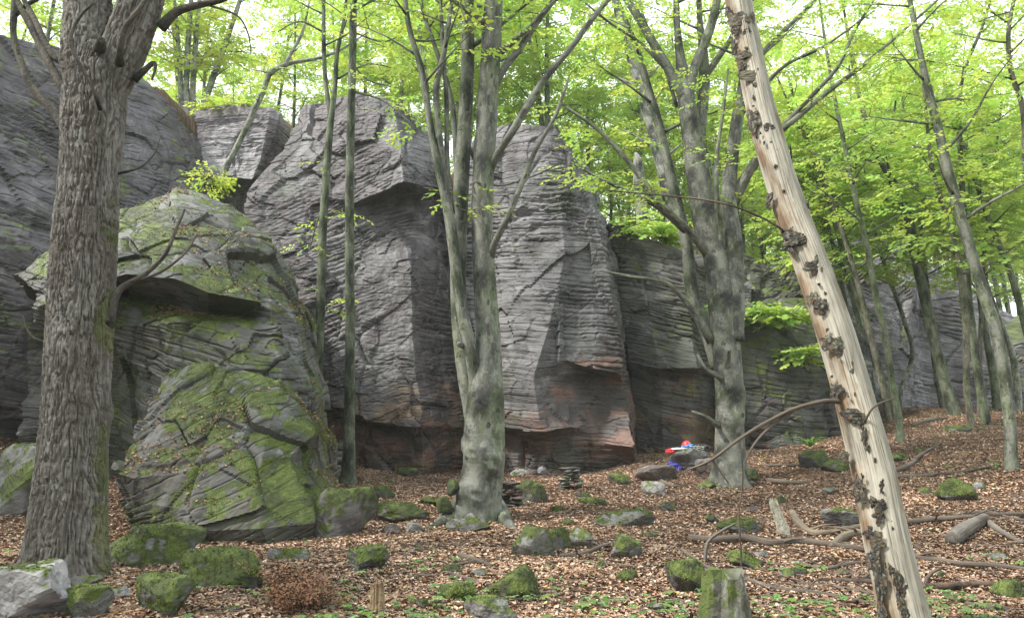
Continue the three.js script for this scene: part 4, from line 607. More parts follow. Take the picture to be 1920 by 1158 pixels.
// ---- trees along the rim
{
  const rimTree = (label, d, stems, seed, bark, o = {}) => { const b = at(stems[0][0][0], stems[0][0][1], d); makeTree('rim_tree', label, 'trees along the cliff rim', b, { stems: stems.map((s) => trace(s, d)), bark, sides: 9, step: 0.3, seed, grow: stems.map((_, i) => [i, o.n ?? 9, 0.3, o.len ?? 2.8, {}]), fol: { t0: 0.15, every: o.every ?? 0.4, len: 1.1, gap: 0.24 }, leaves: SPRAYFAR, tint: o.tint ?? [1.1, 1, 0.8] }); };
  rimTree('cluster of pale upright stems on the rim above the square block', 33, [[[350, 225, 16], [349, 160, 13], [352, 80, 12], [360, -30, 9], [364, -160, 5]], [[360, 225, 14], [362, 140, 12], [368, 60, 10], [380, -60, 6]], [[340, 225, 12], [338, 150, 11], [332, 60, 9], [322, -60, 5]]], 101, M.paleBark, { n: 8, every: 0.6 });
  rimTree('pale tree leaning right on the rim beside the upright cluster', 33, [[[372, 225, 16], [392, 165, 14], [414, 105, 12], [440, 30, 10], [470, -70, 6]]], 103, M.paleBark, { n: 7 });
  rimTree('pale crooked tree leaning right across the square block', 26.5, [[[410, 352, 15], [420, 322, 13], [446, 270, 12], [470, 220, 12], [492, 172, 13], [508, 135, 12], [545, 118, 9], [600, 108, 7], [640, 92, 5], [690, 60, 3]], [[530, 128, 8], [545, 100, 8], [566, 62, 6], [580, 0, 4]]], 105, M.paleBark, { n: 3, len: 1.2 });
  rimTree('broken pale snag standing on the rim left of the spreading beech', 31, [[[1206, 450, 26], [1204, 400, 25], [1198, 340, 23], [1196, 300, 18], [1192, 286, 6]]], 107, M.paleBark, { n: 1, len: 0.8 });
  rimTree('grey rim tree leaning left behind the spreading beech', 32, [[[1268, 470, 30], [1256, 380, 26], [1238, 300, 24], [1216, 220, 22], [1190, 130, 18], [1162, 40, 14], [1140, -60, 9]]], 109, M.paleBark, { n: 10 });
}
// ---- the wood beyond: a few tree forms, repeated at their own places, turns and sizes
{
  const protos = [];
  const form = (seed) => {
    const R = rng(seed), o = V(0, 0, 0), h = 13 + 3 * R(), r = 0.1 + 0.07 * R(), lx = (R() - 0.5) * 3.4, lz = (R() - 0.5) * 2, pts = []; for (let i = 0; i <= 6; i++) { const t = i / 6; pts.push([V(lx * t * t + 0.35 * Math.sin(t * 5 + seed), -0.4 + h * t, lz * t * t), r * (1 - 0.82 * t)]); }
    const g = new THREE.Group(); g.name = 'woodland_tree'; const path = sampleLimb(pts, 0.6); mesh('trunk', limbGeo(path, 8, { seed }), seed % 2 ? M.greenBark : M.paleBark, g);
    const l = sideLimbs(path, 15, 0.28, 3.8, R, { up: 0.5 }); l.forEach((p) => mesh('branch', limbGeo(p, 5, { wob: 0, tip: false }), M.darkBark, g));
    addFoliage(g, foliate(l, R, { t0: 0.08, every: 0.3, len: 1.4, gap: 0.23, twigR: 0.013 }), o, SPRAYFAR, R, [1, 1, 0.9]); return g;
  };
  for (let i = 0; i < 4; i++) protos.push(form(201 + i));
  const R = rng(5), spots = [];
  // [bearing from, to, nearest, farthest, how many, how tall]
  for (const [a, b, d0, d1, n, s, lab] of [[-60, 330, 30, 46, 5, 1, 0], [300, 700, 38, 58, 9, 0.95, 0], [700, 1100, 32, 58, 15, 1, 1], [1080, 1420, 34, 60, 15, 1, 2], [1400, 1660, 40, 62, 14, 1.05, 3], [1640, 1960, 42, 64, 17, 1.1, 4], [1100, 1960, 66, 95, 18, 1.4, 5]])
    for (let i = 0; i < n; i++) spots.push([a + (b - a) * (i + 0.2 + 0.6 * R()) / n, d0 + (d1 - d0) * R(), s * (0.85 + 0.35 * R()), lab]);
  // the wood goes on beside and behind the viewer and closes overhead
  const around = [[-13, 3], [-8, 8], [-3, 4.5], [3.5, 6], [9, 3], [14, 0], [-18, -4], [17, -7], [-15, 12], [-5, 14], [5, 13], [14, 11], [-24, 2], [24, 3], [21, -14], [-20, -10], [0, 22], [-11, 22], [11, 21], [27, -8]];
  const labels = ['the sunlit leafy trees beyond the left cliff rim', 'the leafy trees above the central pillar', 'the leafy trees behind the spreading beech', 'the leafy trees behind the bare leaning trunk', 'the leafy trees beyond the right slope', 'the farthest leafy trees on the right'], seen = [];
  const ORD = 'first second third fourth fifth sixth seventh eighth ninth tenth eleventh twelfth thirteenth fourteenth fifteenth sixteenth seventeenth eighteenth nineteenth twentieth'.split(' ');
  around.forEach(([x, z], i) => { const c = protos[(i * 3 + 1) % 4].clone(); c.name = numbered('woodland_tree'); c.position.set(x, groundY(x, z), z); c.rotation.y = R() * 6.28; c.scale.setScalar(1.15 + 0.25 * R()); tag(c, 'leafy tree of the wood around the viewer, outside the picture', 'tree', 'trees around the viewer'); scene.add(c); });
  spots.forEach(([px, d, s, lab], i) => { const x = (px - 960) / FPX / CP * d, c = protos[i % 4].clone(); c.name = numbered('woodland_tree'); c.position.set(x, groundY(x, -d), -d); c.rotation.y = R() * 6.28; c.scale.setScalar(s); seen[lab] = (seen[lab] ?? 0) + 1; tag(c, ORD[seen[lab] - 1] + ' from the left of ' + labels[lab], 'tree', labels[lab].replace('the ', '')); scene.add(c); });
}
// leafy tufts on ledges and by the rim
function shrub(name, label, px, py, d, spread, n, seed, geos = SPRAY, tint = [1, 1, 1], tall = 0.5) {
  const R = rng(seed), b = at(px, py, d), t = thing(name, label, 'shrub', b), L = [];
  for (let i = 0; i < n; i++) { const a = R() * 6.28, l = spread * (0.4 + 0.6 * R()), p = V(b.x + (R() - 0.5) * spread * 0.7, b.y - 0.1, b.z + (R() - 0.5) * 0.4), q = p.clone().add(V(Math.cos(a) * l * 0.5, tall * (0.5 + R()), Math.abs(Math.sin(a)) * l * 0.35)); const path = sampleLimb([[p, 0.012], [p.clone().lerp(q, 0.5).add(V(0, 0.08, 0)), 0.009], [q, 0.004]], 0.15); L.push(path); mesh('stem', local(limbGeo(path, 5, { wob: 0, tip: false }), b), M.darkBark, t); }
  addFoliage(t, foliate(L, R, { t0: 0.2, every: 0.16, len: 0.35, gap: 0.14 }), b, geos, R, tint);
}
shrub('leafy_shrub', 'bright green leafy shrub on top of the great boulder by the crooked tree', 392, 350, 20.5, 0.7, 7, 301, SPRAY, [1.1, 1, 1], 0.45);
shrub('leafy_shrub', 'wide green shrub spilling over the mossy ledge right of the spreading beech', 1455, 600, 25.4, 2.2, 22, 303, SPRAYFAR, [0.9, 0.95, 1], 0.45);
shrub('leafy_shrub', 'green shrub on the low block close to the bare trunk', 1500, 668, 25, 1, 9, 305, SPRAYFAR, [0.9, 0.95, 1], 0.35);
shrub('leafy_shrub', 'low green shrub on the rim above the square block', 430, 210, 30, 1.6, 8, 307, SPRAYFAR, [1.1, 1, 0.8], 0.4);
shrub('leafy_shrub', 'leafy shrub crowning the corner wall left of the spreading beech', 1225, 452, 25.4, 1.4, 12, 309, SPRAYFAR, [1, 1, 1], 0.5);
console.log('wood done');

// ---------------------------------------------------------------- stones on the floor
function stoneGeo(sx, sy, sz, seed, { cuts = 9, col, detail = 9, round = 0.06, yaw = 0, tilt = 0, at: where = V(0, 0, 0), bedded = 0 } = {}) {
  const R = rng(seed), g = new THREE.IcosahedronGeometry(1, detail), A = g.attributes.position, N = [], pl = [];
  for (let i = 0; i < cuts; i++) { const v = V(R() * 2 - 1, (R() * 2 - 1) * 0.9, R() * 2 - 1).normalize(); pl.push([v, 0.5 + 0.32 * R()]); }
  pl.push([V(0.15 * (R() - 0.5), 1, 0.15 * (R() - 0.5)).normalize(), 0.62 + 0.2 * R()], [V(0, -1, 0), 0.7]);
  const C = [], U = [], cy = Math.cos(yaw), sn = Math.sin(yaw), ct = Math.cos(tilt), stl = Math.sin(tilt);
  for (let k = 0; k < A.count; k++) {
    const v = V(A.getX(k), A.getY(k), A.getZ(k)).normalize(); let r = 1.05; for (const [n, o] of pl) { const q = v.dot(n); if (q > 0.05) { const e = o / q; r = e < r + round ? (Math.abs(e - r) < round ? Math.min(e, r) - (round - Math.abs(e - r)) ** 2 / (4 * round) : Math.min(e, r)) : r; } }
    r *= 1 + 0.16 * fbm(v.x * 2.2 + seed, v.y * 2.2, v.z * 2.2, 4) + 0.03 * noise(v.x * 9, v.y * 9 + seed, v.z * 9); if (bedded) { const s = (v.y * r * sy) / bedded + 0.4 * noise(v.x * 2, v.y * 3 + seed, v.z * 2); r *= 1 + 0.09 * (h3(Math.floor(s), seed, 1) - 0.5); }
    let x = v.x * r * sx, y = v.y * r * sy, z = v.z * r * sz; [x, y] = [x * ct - y * stl, x * stl + y * ct]; [x, z] = [x * cy - z * sn, x * sn + z * cy]; A.setXYZ(k, x + where.x, y + where.y, z + where.z);
  }
  g.computeVertexNormals(); const NN = g.attributes.normal;
  const S = new Map(); // one normal per place, so that moss follows the form
  for (let k = 0; k < A.count; k++) { const key = A.getX(k).toFixed(4) + A.getY(k).toFixed(4) + A.getZ(k).toFixed(4); const s = S.get(key) ?? V(0, 0, 0); s.add(V(NN.getX(k), NN.getY(k), NN.getZ(k))); S.set(key, s); N.push(s); }
  for (let k = 0; k < A.count; k++) { const n = N[k].clone().normalize(); C.push(...col(A.getX(k) * 2.2 + seed * 3.7, A.getY(k) * 2.2, A.getZ(k) * 2.2, n.x, n.y, n.z)); U.push(A.getX(k) + 0.4 * A.getZ(k), A.getY(k) + 0.5 * A.getZ(k)); }
  g.setAttribute('color', new THREE.Float32BufferAttribute(C, 3)); g.setAttribute('uv', new THREE.Float32BufferAttribute(U, 2)); g.deleteAttribute('normal'); g.userData.n = N; g.userData.c = C; return g;
}
const lookOf = { moss: (s) => stoneColour({ seed: s, tone: 1.2, base: [0.25, 0.26, 0.24], moss: 0.42, mossTilt: 0.3 }), half: (s) => stoneColour({ seed: s, tone: 1.5, base: [0.3, 0.31, 0.29], moss: 0.18, mossTilt: 0.3 }), grey: (s) => stoneColour({ seed: s, tone: 1.5, base: [0.33, 0.33, 0.32], moss: -0.25, mossTilt: 0.3, crust: -0.1 }), pale: (s) => stoneColour({ seed: s, tone: 2.1, base: [0.42, 0.42, 0.42], dark: [0.3, 0.3, 0.31], lichen: 0.15, crust: -0.25, moss: -0.3 }), brown: (s) => stoneColour({ seed: s, tone: 1.6, base: [0.2, 0.15, 0.13], dark: [0.12, 0.09, 0.08], crust: 0 }) };
function stone(label, px, py, w, h, look, seed, o = {}) { // foot row, width and height in the photograph's units
  const p = onGround(px, py - h * 0.12), d = -p.z, sx = pxSize(w, d) / 2 * 1.12, hh = pxSize(h, d), sy = hh * 0.72, sz = sx * (o.deep ?? 0.8);
  p.z -= sz * 0.55; p.y = groundY(p.x, p.z + sz * 0.5);
  const m = mesh(o.name ?? 'mossy_rock', stoneGeo(sx, sy, sz, seed, { col: lookOf[look](seed), yaw: o.yaw ?? (h3(seed, 1, 1) - 0.5) * 1.2, tilt: o.tilt ?? 0, bedded: o.bedded ?? 0, cuts: o.cuts ?? 9, at: V(0, hh * 0.32, 0) }), M.stone); m.position.copy(p); { const g = m.geometry, n = g.userData.n; growMoss(g.attributes.position.array, (k, i) => n[k].getComponent(i) / (n[k].length() || 1), g.userData.c, rng(seed + 60), Math.min(0.5, sx * sx * 0.9), p); g.userData = {}; }
  return tag(m, label, 'rock', o.group ?? 'rocks on the forest floor');
}
stone('pale lichen-grey boulder in the bottom left corner', 35, 1175, 160, 105, 'pale', 1, { name: 'grey_rock' });
stone('mossy rock with a grey face at the bottom edge under the oak', 150, 1172, 84, 66, 'moss', 2);
stone('flat bluish-grey stone at the front foot of the oak', 145, 1105, 62, 20, 'grey', 3, { name: 'grey_rock' });
stone('mossy hollow rock with a grey right end beside the oak foot', 276, 1068, 150, 84, 'half', 4);
stone('broad moss-green flat block right of the oak', 388, 1112, 196, 86, 'moss', 5, { deep: 0.5, cuts: 6 });
stone('lumpy moss-covered rock at the bottom edge below the flat block', 285, 1160, 128, 74, 'moss', 6);
stone('mossy boulder with a pale right face against the leaning slab', 638, 1018, 112, 100, 'half', 7);
stone('ridged mossy rock in the leaves right of the dry shrub', 680, 1078, 82, 52, 'moss', 8, { bedded: 0.05 });
stone('low grey stone at the foot of the leaning slab', 535, 1056, 80, 26, 'grey', 9, { name: 'grey_rock', deep: 0.5 });
stone('bright moss-topped rock in the bottom centre', 975, 1130, 98, 58, 'moss', 10, { tilt: -0.25 });
stone('small round moss mound left of the bright moss-topped rock', 855, 1134, 60, 34, 'moss', 11);
stone('mossy rock cut by the bottom edge below the round moss mound', 915, 1172, 90, 42, 'half', 12);
stone('pointed grey and mossy rock below the middle beech roots', 1002, 1054, 78, 62, 'half', 13, { cuts: 7 });
stone('mossy slab leaning behind the pointed rock', 1040, 1042, 52, 54, 'moss', 14, { tilt: -0.6, deep: 0.5 });
stone('small rock with a grey cap and mossy foot right of the pointed rock', 1086, 1034, 46, 42, 'half', 15);
stone('long low mossy rock with a grey knob', 1168, 992, 108, 34, 'half', 16, { deep: 0.5 });
stone('mossy triangular rock at the end of a stick', 1174, 1054, 54, 46, 'moss', 17, { cuts: 6, tilt: -0.3 });
stone('low mossy rock between the leaning slab and the middle beech', 742, 984, 96, 40, 'half', 18);
stone('small mossy rock below the grey pole tree', 718, 938, 44, 28, 'moss', 19);
stone('tiny mossy stone at the foot of the buttress', 762, 894, 44, 16, 'moss', 20);
stone('tiny mossy stone left of the middle beech foot', 806, 950, 34, 18, 'moss', 21);
stone('dark mossy slab beside the stacked stones', 1000, 948, 52, 44, 'moss', 22, { tilt: -0.35 });
stone('flat mossy slab lying at the middle beech roots', 880, 1004, 90, 28, 'half', 23, { deep: 0.5 });
stone('mossy tuft-topped stone right of the cairn', 1160, 910, 46, 22, 'moss', 24);
stone('dark layered rock left of the blue bag', 1232, 906, 72, 34, 'brown', 25, { name: 'layered_rock', bedded: 0.06, deep: 0.5 });
const gearRock = stone('grey bedded rock carrying the climbing gear', 1302, 888, 92, 44, 'grey', 26, { name: 'grey_rock', bedded: 0.1 });
stone('pale square stone in front of the dark layered rock', 1232, 930, 44, 28, 'grey', 27, { name: 'grey_rock', cuts: 6 });
stone('brown angular stone at the left foot of the spreading beech', 1335, 900, 48, 40, 'brown', 28, { name: 'brown_rock', cuts: 6 });
stone('dark flat rock with moss on its right end in the leaves', 1392, 1004, 92, 30, 'half', 29, { deep: 0.5 });
stone('grey boulder just left of the bare leaning trunk', 1588, 996, 74, 40, 'grey', 30, { name: 'grey_rock', cuts: 6 });
stone('mossy wedge-shaped rock right of the bare leaning trunk', 1800, 946, 74, 46, 'moss', 31, { cuts: 5, tilt: -0.5, deep: 0.6 });
stone('mossy rock mass left of the mossy stump', 1300, 1122, 96, 66, 'moss', 32);
stone('mossy rock behind the mossy stump', 1400, 1070, 60, 34, 'moss', 33);
stone('grey rock on the cliff foot left of the cairn', 972, 893, 42, 14, 'pale', 34, { name: 'grey_rock' });
stone('small upright grey rock at the cliff foot by the cairn', 1022, 894, 26, 20, 'pale', 35, { name: 'grey_rock' });
stone('big mossy-sided grey rock left of the oak', 20, 985, 140, 150, 'half', 36, { deep: 0.6, cuts: 6 });
stone('low mossy stone in the leaves right of the bare trunk', 1690, 866, 54, 14, 'moss', 37);
stone('small mossy stone under the sticks left of the round moss mound', 845, 1078, 40, 16, 'moss', 38);
stone('small mossy stone in the green patch right of the bright moss-topped rock', 1180, 1092, 42, 20, 'moss', 39);
stone('small mossy stone between the sticks left of the bare trunk', 1494, 1086, 46, 22, 'moss', 40);
stone('mossy stone at the right bottom edge', 1905, 1130, 60, 36, 'moss', 41);
stone('mossy stone on the upper right slope under the slender trees', 1800, 812, 44, 16, 'moss', 42);
stone('small grey stone in the leaves right of the bare trunk', 1878, 1052, 34, 14, 'grey', 43, { name: 'grey_rock' });
stone('tiny mossy stone above the snag', 1468, 946, 18, 14, 'moss', 44);
stone('low mossy stone beside the long low rock', 1110, 948, 46, 14, 'moss', 45);
stone('small mossy stone below the tuft-topped one', 1092, 938, 26, 16, 'moss', 46);
stone('grey stone lying in front of the dry shrub', 500, 1135, 40, 16, 'grey', 47, { name: 'grey_rock' });
stone('grey stones edge at the bottom left between two mossy rocks', 215, 1128, 60, 22, 'grey', 48, { name: 'grey_rock' });
stone('pinkish stone in the leaves below the low mossy rock', 730, 1004, 40, 20, 'brown', 49, { name: 'brown_rock' });
stone('small grey stone left of the middle beech roots', 775, 1003, 38, 22, 'grey', 50, { name: 'grey_rock' });
stone('dark mossy stump-like rock under the fern', 1530, 884, 46, 40, 'moss', 51);
stone('mossy rock just right of the fern', 1570, 885, 54, 26, 'moss', 52);

{ // small stones strewn over the floor
  const R = rng(62), spotsS = [[560, 1075], [660, 1040], [790, 1040], [905, 1085], [1060, 985], [1120, 1070], [1215, 1010], [1250, 960], [1330, 985], [1440, 1050], [1560, 930], [1740, 930], [1850, 920], [1770, 1085], [440, 1150], [620, 1150], [780, 1145], [1080, 1150], [1230, 1150], [700, 960], [1050, 960], [1420, 960], [1510, 1140], [1730, 850], [1590, 1080]];
  spotsS.forEach(([x, y], i) => stone('small ' + (i % 3 ? 'mossy' : 'grey') + ' stone half buried in the leaves', x + 20 * (R() - 0.5), y, 18 + 16 * R(), 9 + 8 * R(), i % 3 ? 'half' : 'grey', 800 + i, { name: i % 3 ? 'small_mossy_stone' : 'small_grey_stone', group: 'small ' + (i % 3 ? 'mossy' : 'grey') + ' stones half buried in the leaves' }));
}
{ // rubble piled where the buttress meets the boulder
  const R = rng(61); for (let i = 0; i < 26; i++) { const row = Math.floor(i / 7), px = 590 + (i % 7) * 9 + R() * 8 + row * 3, py = 878 - row * 14 - (px < 620 ? 6 : 0), d = 21.8 + row * 0.25, p = at(px, py, d), s = 0.1 + 0.1 * R(); const m = mesh('rubble_stone', stoneGeo(s * 1.5, s * 0.75, s, 400 + i, { cuts: 6, detail: 3, col: lookOf[i % 3 ? 'brown' : 'grey'](i), yaw: R() * 3, tilt: (R() - 0.5) * 0.8 }), M.stone); m.position.copy(p); tag(m, 'broken stone in the rubble heap behind the two pole trees', 'stone', 'stones of the rubble heap'); }
}
function stack(name, label, px, py, w, h, layers, seed, category) { // flat stones laid on one another
  const R = rng(seed), b = onGround(px, py), d = -b.z, W = pxSize(w, d), t = thing(name, label, category, b), th = pxSize(h, d) / layers;
  for (let l = 0; l < layers; l++) { const n = l === layers - 1 ? 1 : 2 + (R() > 0.5), width = W * (1 - 0.35 * l / layers) / n; for (let i = 0; i < n; i++) mesh('stone', stoneGeo(width * 0.62, th * 0.72, W * 0.3, seed * 50 + l * 5 + i, { cuts: 6, detail: 4, col: lookOf[R() < 0.5 ? 'brown' : R() < 0.5 ? 'grey' : 'half'](l + i), yaw: (R() - 0.5) * 0.4, at: V((i - (n - 1) / 2) * width + (R() - 0.5) * 0.05, th * (l + 0.45), (R() - 0.5) * 0.1) }), M.stone, t); }
}
stack('stone_cairn', 'small cairn of flat brown stones on the leaves before the central pillar', 1071, 918, 46, 42, 8, 7, 'cairn');
stack('stone_stack', 'low stack of flat stones tucked behind the middle beech foot', 957, 950, 56, 46, 7, 8, 'stone stack');

// cushions of moss on the two beeches' feet
for (const [tree, list] of [['beech_tree', [[835, 945, 34, 44], [848, 915, 20, 40], [846, 972, 40, 22], [900, 992, 30, 12]]], ['beech_tree_001', [[1412, 888, 24, 34], [1330, 908, 22, 18], [1316, 918, 16, 20], [1345, 918, 20, 16], [1380, 925, 22, 14], [1400, 932, 18, 12]]]]) {
  const t = scene.getObjectByName(tree), d = -t.position.z - 0.35;
  list.forEach(([x, y, w, h], i) => { const p = at(x, y, d); p.y = Math.max(p.y, groundY(p.x, p.z) + 0.02); mesh('moss_cushion', stoneGeo(pxSize(w, d) / 2, pxSize(h, d) / 2, 0.12, 700 + i, { cuts: 3, detail: 5, round: 0.2, col: lookOf.moss(i), at: p.sub(t.position) }), M.stone, t); });
}
// ---------------------------------------------------------------- sticks and stumps
const STICKS = [
  ['long dark fallen branch running behind the bare leaning trunk', 'stick', [[1292, 1014, 13], [1345, 1020, 15], [1400, 1017, 14], [1445, 1026, 14], [1500, 1022, 13], [1600, 1034, 12], [1640, 1040, 12], [1700, 1047, 12], [1760, 1056, 12], [1800, 1064, 11], [1860, 1066, 10], [1960, 1078, 8]]],
  ['straight reddish log lying low at the right of the bare trunk', 'deadBark', [[1540, 1094, 10], [1640, 1100, 13], [1740, 1108, 15], [1830, 1104, 13], [1960, 1108, 10]]],
  ['brown branch lying level right of the bare trunk', 'stick', [[1690, 988, 11], [1760, 979, 10], [1830, 973, 9], [1960, 966, 7]]], ['thin branch crossing above the level one on the right', 'stick', [[1730, 976, 5], [1790, 972, 6], [1850, 964, 7], [1900, 976, 6], [1960, 984, 4]]],
  ['short thick grey broken log on the right', 'deadGrey', [[1788, 1022, 26], [1812, 1003, 26], [1848, 982, 20]]], ['forked grey stick at the far right', 'deadGrey', [[1856, 988, 12], [1882, 1004, 10], [1918, 1022, 6]]],
  ['thin long stick in the green patch right of the stump', 'stick', [[1400, 1092, 9], [1460, 1112, 9], [1530, 1118, 9], [1600, 1130, 8], [1652, 1142, 7]]], ['crooked stick just above the thin long one', 'stick', [[1428, 1104, 7], [1500, 1100, 8], [1600, 1112, 7], [1660, 1120, 5]]],
  ['pale crooked branch reaching from the snag to the bare trunk', 'paleStick', [[1486, 968, 14], [1500, 990, 14], [1530, 1006, 12], [1560, 1004, 10], [1600, 994, 9], [1650, 984, 7]]], ['thick pale bough end left of the bare trunk', 'paleStick', [[1560, 1030, 13], [1590, 1012, 15], [1625, 1004, 14], [1660, 1004, 10]]],
  ['short dark stick pointing at the mossy stump', 'stick', [[1258, 1066, 8], [1300, 1072, 11], [1352, 1082, 9]]], ['slanting stick meeting the short dark one', 'stick', [[1278, 1034, 6], [1310, 1058, 7], [1345, 1078, 7]]], 
  ['thin branch on the leaves below the slender trees', 'stick', [[1684, 898, 8], [1740, 896, 7], [1800, 888, 6], [1856, 878, 4]]], ['forked branch rising beside the bare trunk at its middle', 'stick', [[1672, 890, 10], [1706, 876, 9], [1728, 856, 6], [1765, 832, 3]]],
  ['brown stick slanting in front of the middle beech', 'stick', [[838, 1078, 7], [885, 1094, 9], [938, 1112, 6]]], ['long thin stick lying left of the bright moss-topped rock', 'stick', [[770, 1090, 6], [850, 1066, 7], [905, 1056, 6], [945, 1054, 4]]], ['stick running between the pointed and the triangular rock', 'stick', [[1050, 1048, 8], [1095, 1042, 8], [1130, 1030, 8], [1168, 1018, 6]]], ['brown stick under the middle beech roots', 'stick', [[860, 1046, 9], [890, 1056, 10], [924, 1066, 7]]],
  ['thin straight twig beside the oak foot', 'paleStick', [[160, 1070, 3], [260, 1086, 3], [330, 1094, 2]]], ['dark twig in front of the leaning slab', 'stick', [[480, 1060, 5], [540, 1066, 6], [620, 1068, 3]]], ['short upright forked grey twig in the dry shrub', 'deadGrey', [[596, 1092, 5], [600, 1082, 5], [622, 1106, 3]]],
  ['dark log piece on the slope left of the far trees', 'stick', [[1712, 800, 8], [1745, 792, 9], [1775, 786, 5]]], ['dead branch at the far right bottom', 'stick', [[1760, 1120, 6], [1830, 1142, 8], [1900, 1150, 6]]], ['thin stick right of the cairn', 'stick', [[1240, 905, 6], [1262, 915, 6], [1285, 912, 3]]], ['brown stick behind the snag', 'stick', [[1440, 876, 5], [1500, 876, 6], [1540, 874, 4]]], ['broken bough lying right of the fern', 'stick', [[1440, 905, 8], [1490, 910, 9], [1520, 906, 4]]], ['slim stick lying at the bottom right of the bright moss-topped rock', 'stick', [[1130, 1062, 4], [1190, 1066, 5], [1280, 1076, 3]]],
  ['grey twig standing in the sticks left of the stump', 'deadGrey', [[1322, 1056, 7], [1328, 1016, 6], [1352, 996, 6], [1378, 982, 4]], 1], ['stick leaning on the long dark fallen branch', 'stick', [[1362, 986, 5], [1385, 1006, 6], [1410, 1030, 4]], 1], ['bent stick at the foot of the bare trunk', 'stick', [[1500, 1062, 7], [1545, 1072, 9], [1590, 1064, 8], [1625, 1058, 5]]], ['stick with a hooked end right of the bare trunk foot', 'stick', [[1735, 1096, 8], [1742, 1078, 7], [1762, 1066, 5]], 1]];
const deadGrey = std({ color: new THREE.Color(0.15, 0.132, 0.115), map: woodCol, bumpMap: woodBump, bumpScale: 0.008 }), paleStick = std({ color: new THREE.Color(0.22, 0.17, 0.125), map: woodCol, bumpMap: woodBump, bumpScale: 0.008 });
STICKS.forEach(([label, mat, pts, up], i) => {
  const foot = onGround(pts[0][0], pts[0][1]), d0 = -foot.z;
  const p = pts.map(([x, y, w]) => { const q = up ? at(x, y, d0) : onGround(x, y); const r = pxSize(w, -q.z) / 2; if (!up) q.y += r * 0.7 + 0.012; return [q, r]; });
  if (up) p[0][0].y = groundY(p[0][0].x, p[0][0].z) - 0.02;
  const path = sampleLimb(p, 0.08), t = thing('fallen_branch', label, 'branch', foot, 'dead branches on the forest floor'), m = mat === 'deadGrey' ? deadGrey : mat === 'paleStick' ? paleStick : M[mat]; if (!up) for (const q of path) q[0].y = Math.max(q[0].y, groundY(q[0].x, q[0].z) + q[1] * 0.6);
  mesh('limb', local(limbGeo(path, 8, { wob: 0.16, seed: i + 1 }), foot), m, t);
  const R = rng(500 + i); if (pts.length > 3 && !up) for (let k = 0; k < 3; k++) { const f = path[Math.floor((0.2 + 0.65 * R()) * (path.length - 1))], a = R() * 6.28, l = 0.2 + 0.35 * R(), e = f[0].clone().add(V(Math.cos(a) * l, 0.03 + 0.14 * R(), Math.sin(a) * l)); e.y = Math.max(e.y, groundY(e.x, e.z) + 0.02); mesh('side_twig', local(limbGeo(sampleLimb([[f[0], f[1] * 0.45], [f[0].clone().lerp(e, 0.5).add(V(0, 0.03, 0.02)), f[1] * 0.32], [e, 0.004]], 0.08), 5, { wob: 0.1, seed: k }), foot), m, t); }
});
function stump(name, label, px, py, wpx, hpx, topW, lean, seed, colour, jag) {
  const b = onGround(px, py), d = -b.z, h = pxSize(hpx, d), r = pxSize(wpx, d) / 2, t = thing(name, label, 'stump', b), path = []; for (let i = 0; i <= 18; i++) { const k = i / 18; path.push([V(b.x + lean * h * k, b.y - 0.1 + (h + 0.1) * k, b.z - r * 0.3), mix(r, pxSize(topW, d) / 2, k ** 0.7)]); }
  const g = limbGeo(path, 40, { wob: 0.24, seed, disp: (a, l) => 0.035 * fbm(Math.cos(a) * 3 + seed, Math.sin(a) * 3, l * 5, 3) * (1 + 2 * r), colour: (a, l, dd, p) => colour(a, l, dd, p), flare: rootFlare(4, r * 0.4, 0.14, seed) });
  const A = g.attributes.position, n = 41; for (let k = 0; k < n; k++) { const i = 18 * n + k; A.setY(i, A.getY(i) + jag * (0.5 * noise(Math.cos(k / 40 * 6.2832) * 2.2 + seed, Math.sin(k / 40 * 6.2832) * 2.2, 1) + 0.3 * noise(Math.cos(k / 40 * 6.2832) * 7, Math.sin(k / 40 * 6.2832) * 7, seed))); } A.setY(19 * n, A.getY(19 * n) - jag * 0.6);
  g.computeVertexNormals(); mesh('trunk', local(g, b), M.flake, t); return t;
}
stump('mossy_stump', 'mossy grey tree stump cut by the bottom edge', 1358, 1180, 92, 92, 66, 0.06, 3, (a, l, d, p) => { const f = fbm(p.x * 5, p.y * 5, p.z * 5 + d.x * 2, 4), m = sstep(0.05, 0.2, -0.5 * d.x + 0.22 + 1.1 * f - 0.25 * l); return blend(blend([0.08, 0.075, 0.062], [0.17, 0.17, 0.15], sstep(-0.1, 0.2, fbm(d.x * 6, l * 5, d.z * 6, 3))), blend(MOSS, MOSSB, 0.5 + f), m); }, 0.12);
stump('broken_snag', 'whitish splintered snag jutting from the leaves left of the bare trunk', 1478, 1004, 20, 58, 12, -0.38, 5, (a, l, d, p) => blend([0.34, 0.32, 0.26], [0.15, 0.11, 0.075], sstep(0, 0.2, fbm(p.x * 8, p.y * 8, p.z * 8, 3))), 0.3);
stump('small_stump', 'small rotten brown stump at the bottom right of the dry shrub', 705, 1148, 24, 48, 18, 0, 6, (a, l, d, p) => blend([0.14, 0.08, 0.05], [0.24, 0.17, 0.1], sstep(-0.1, 0.2, fbm(p.x * 12, p.y * 6, p.z * 12, 3))), 0.05);

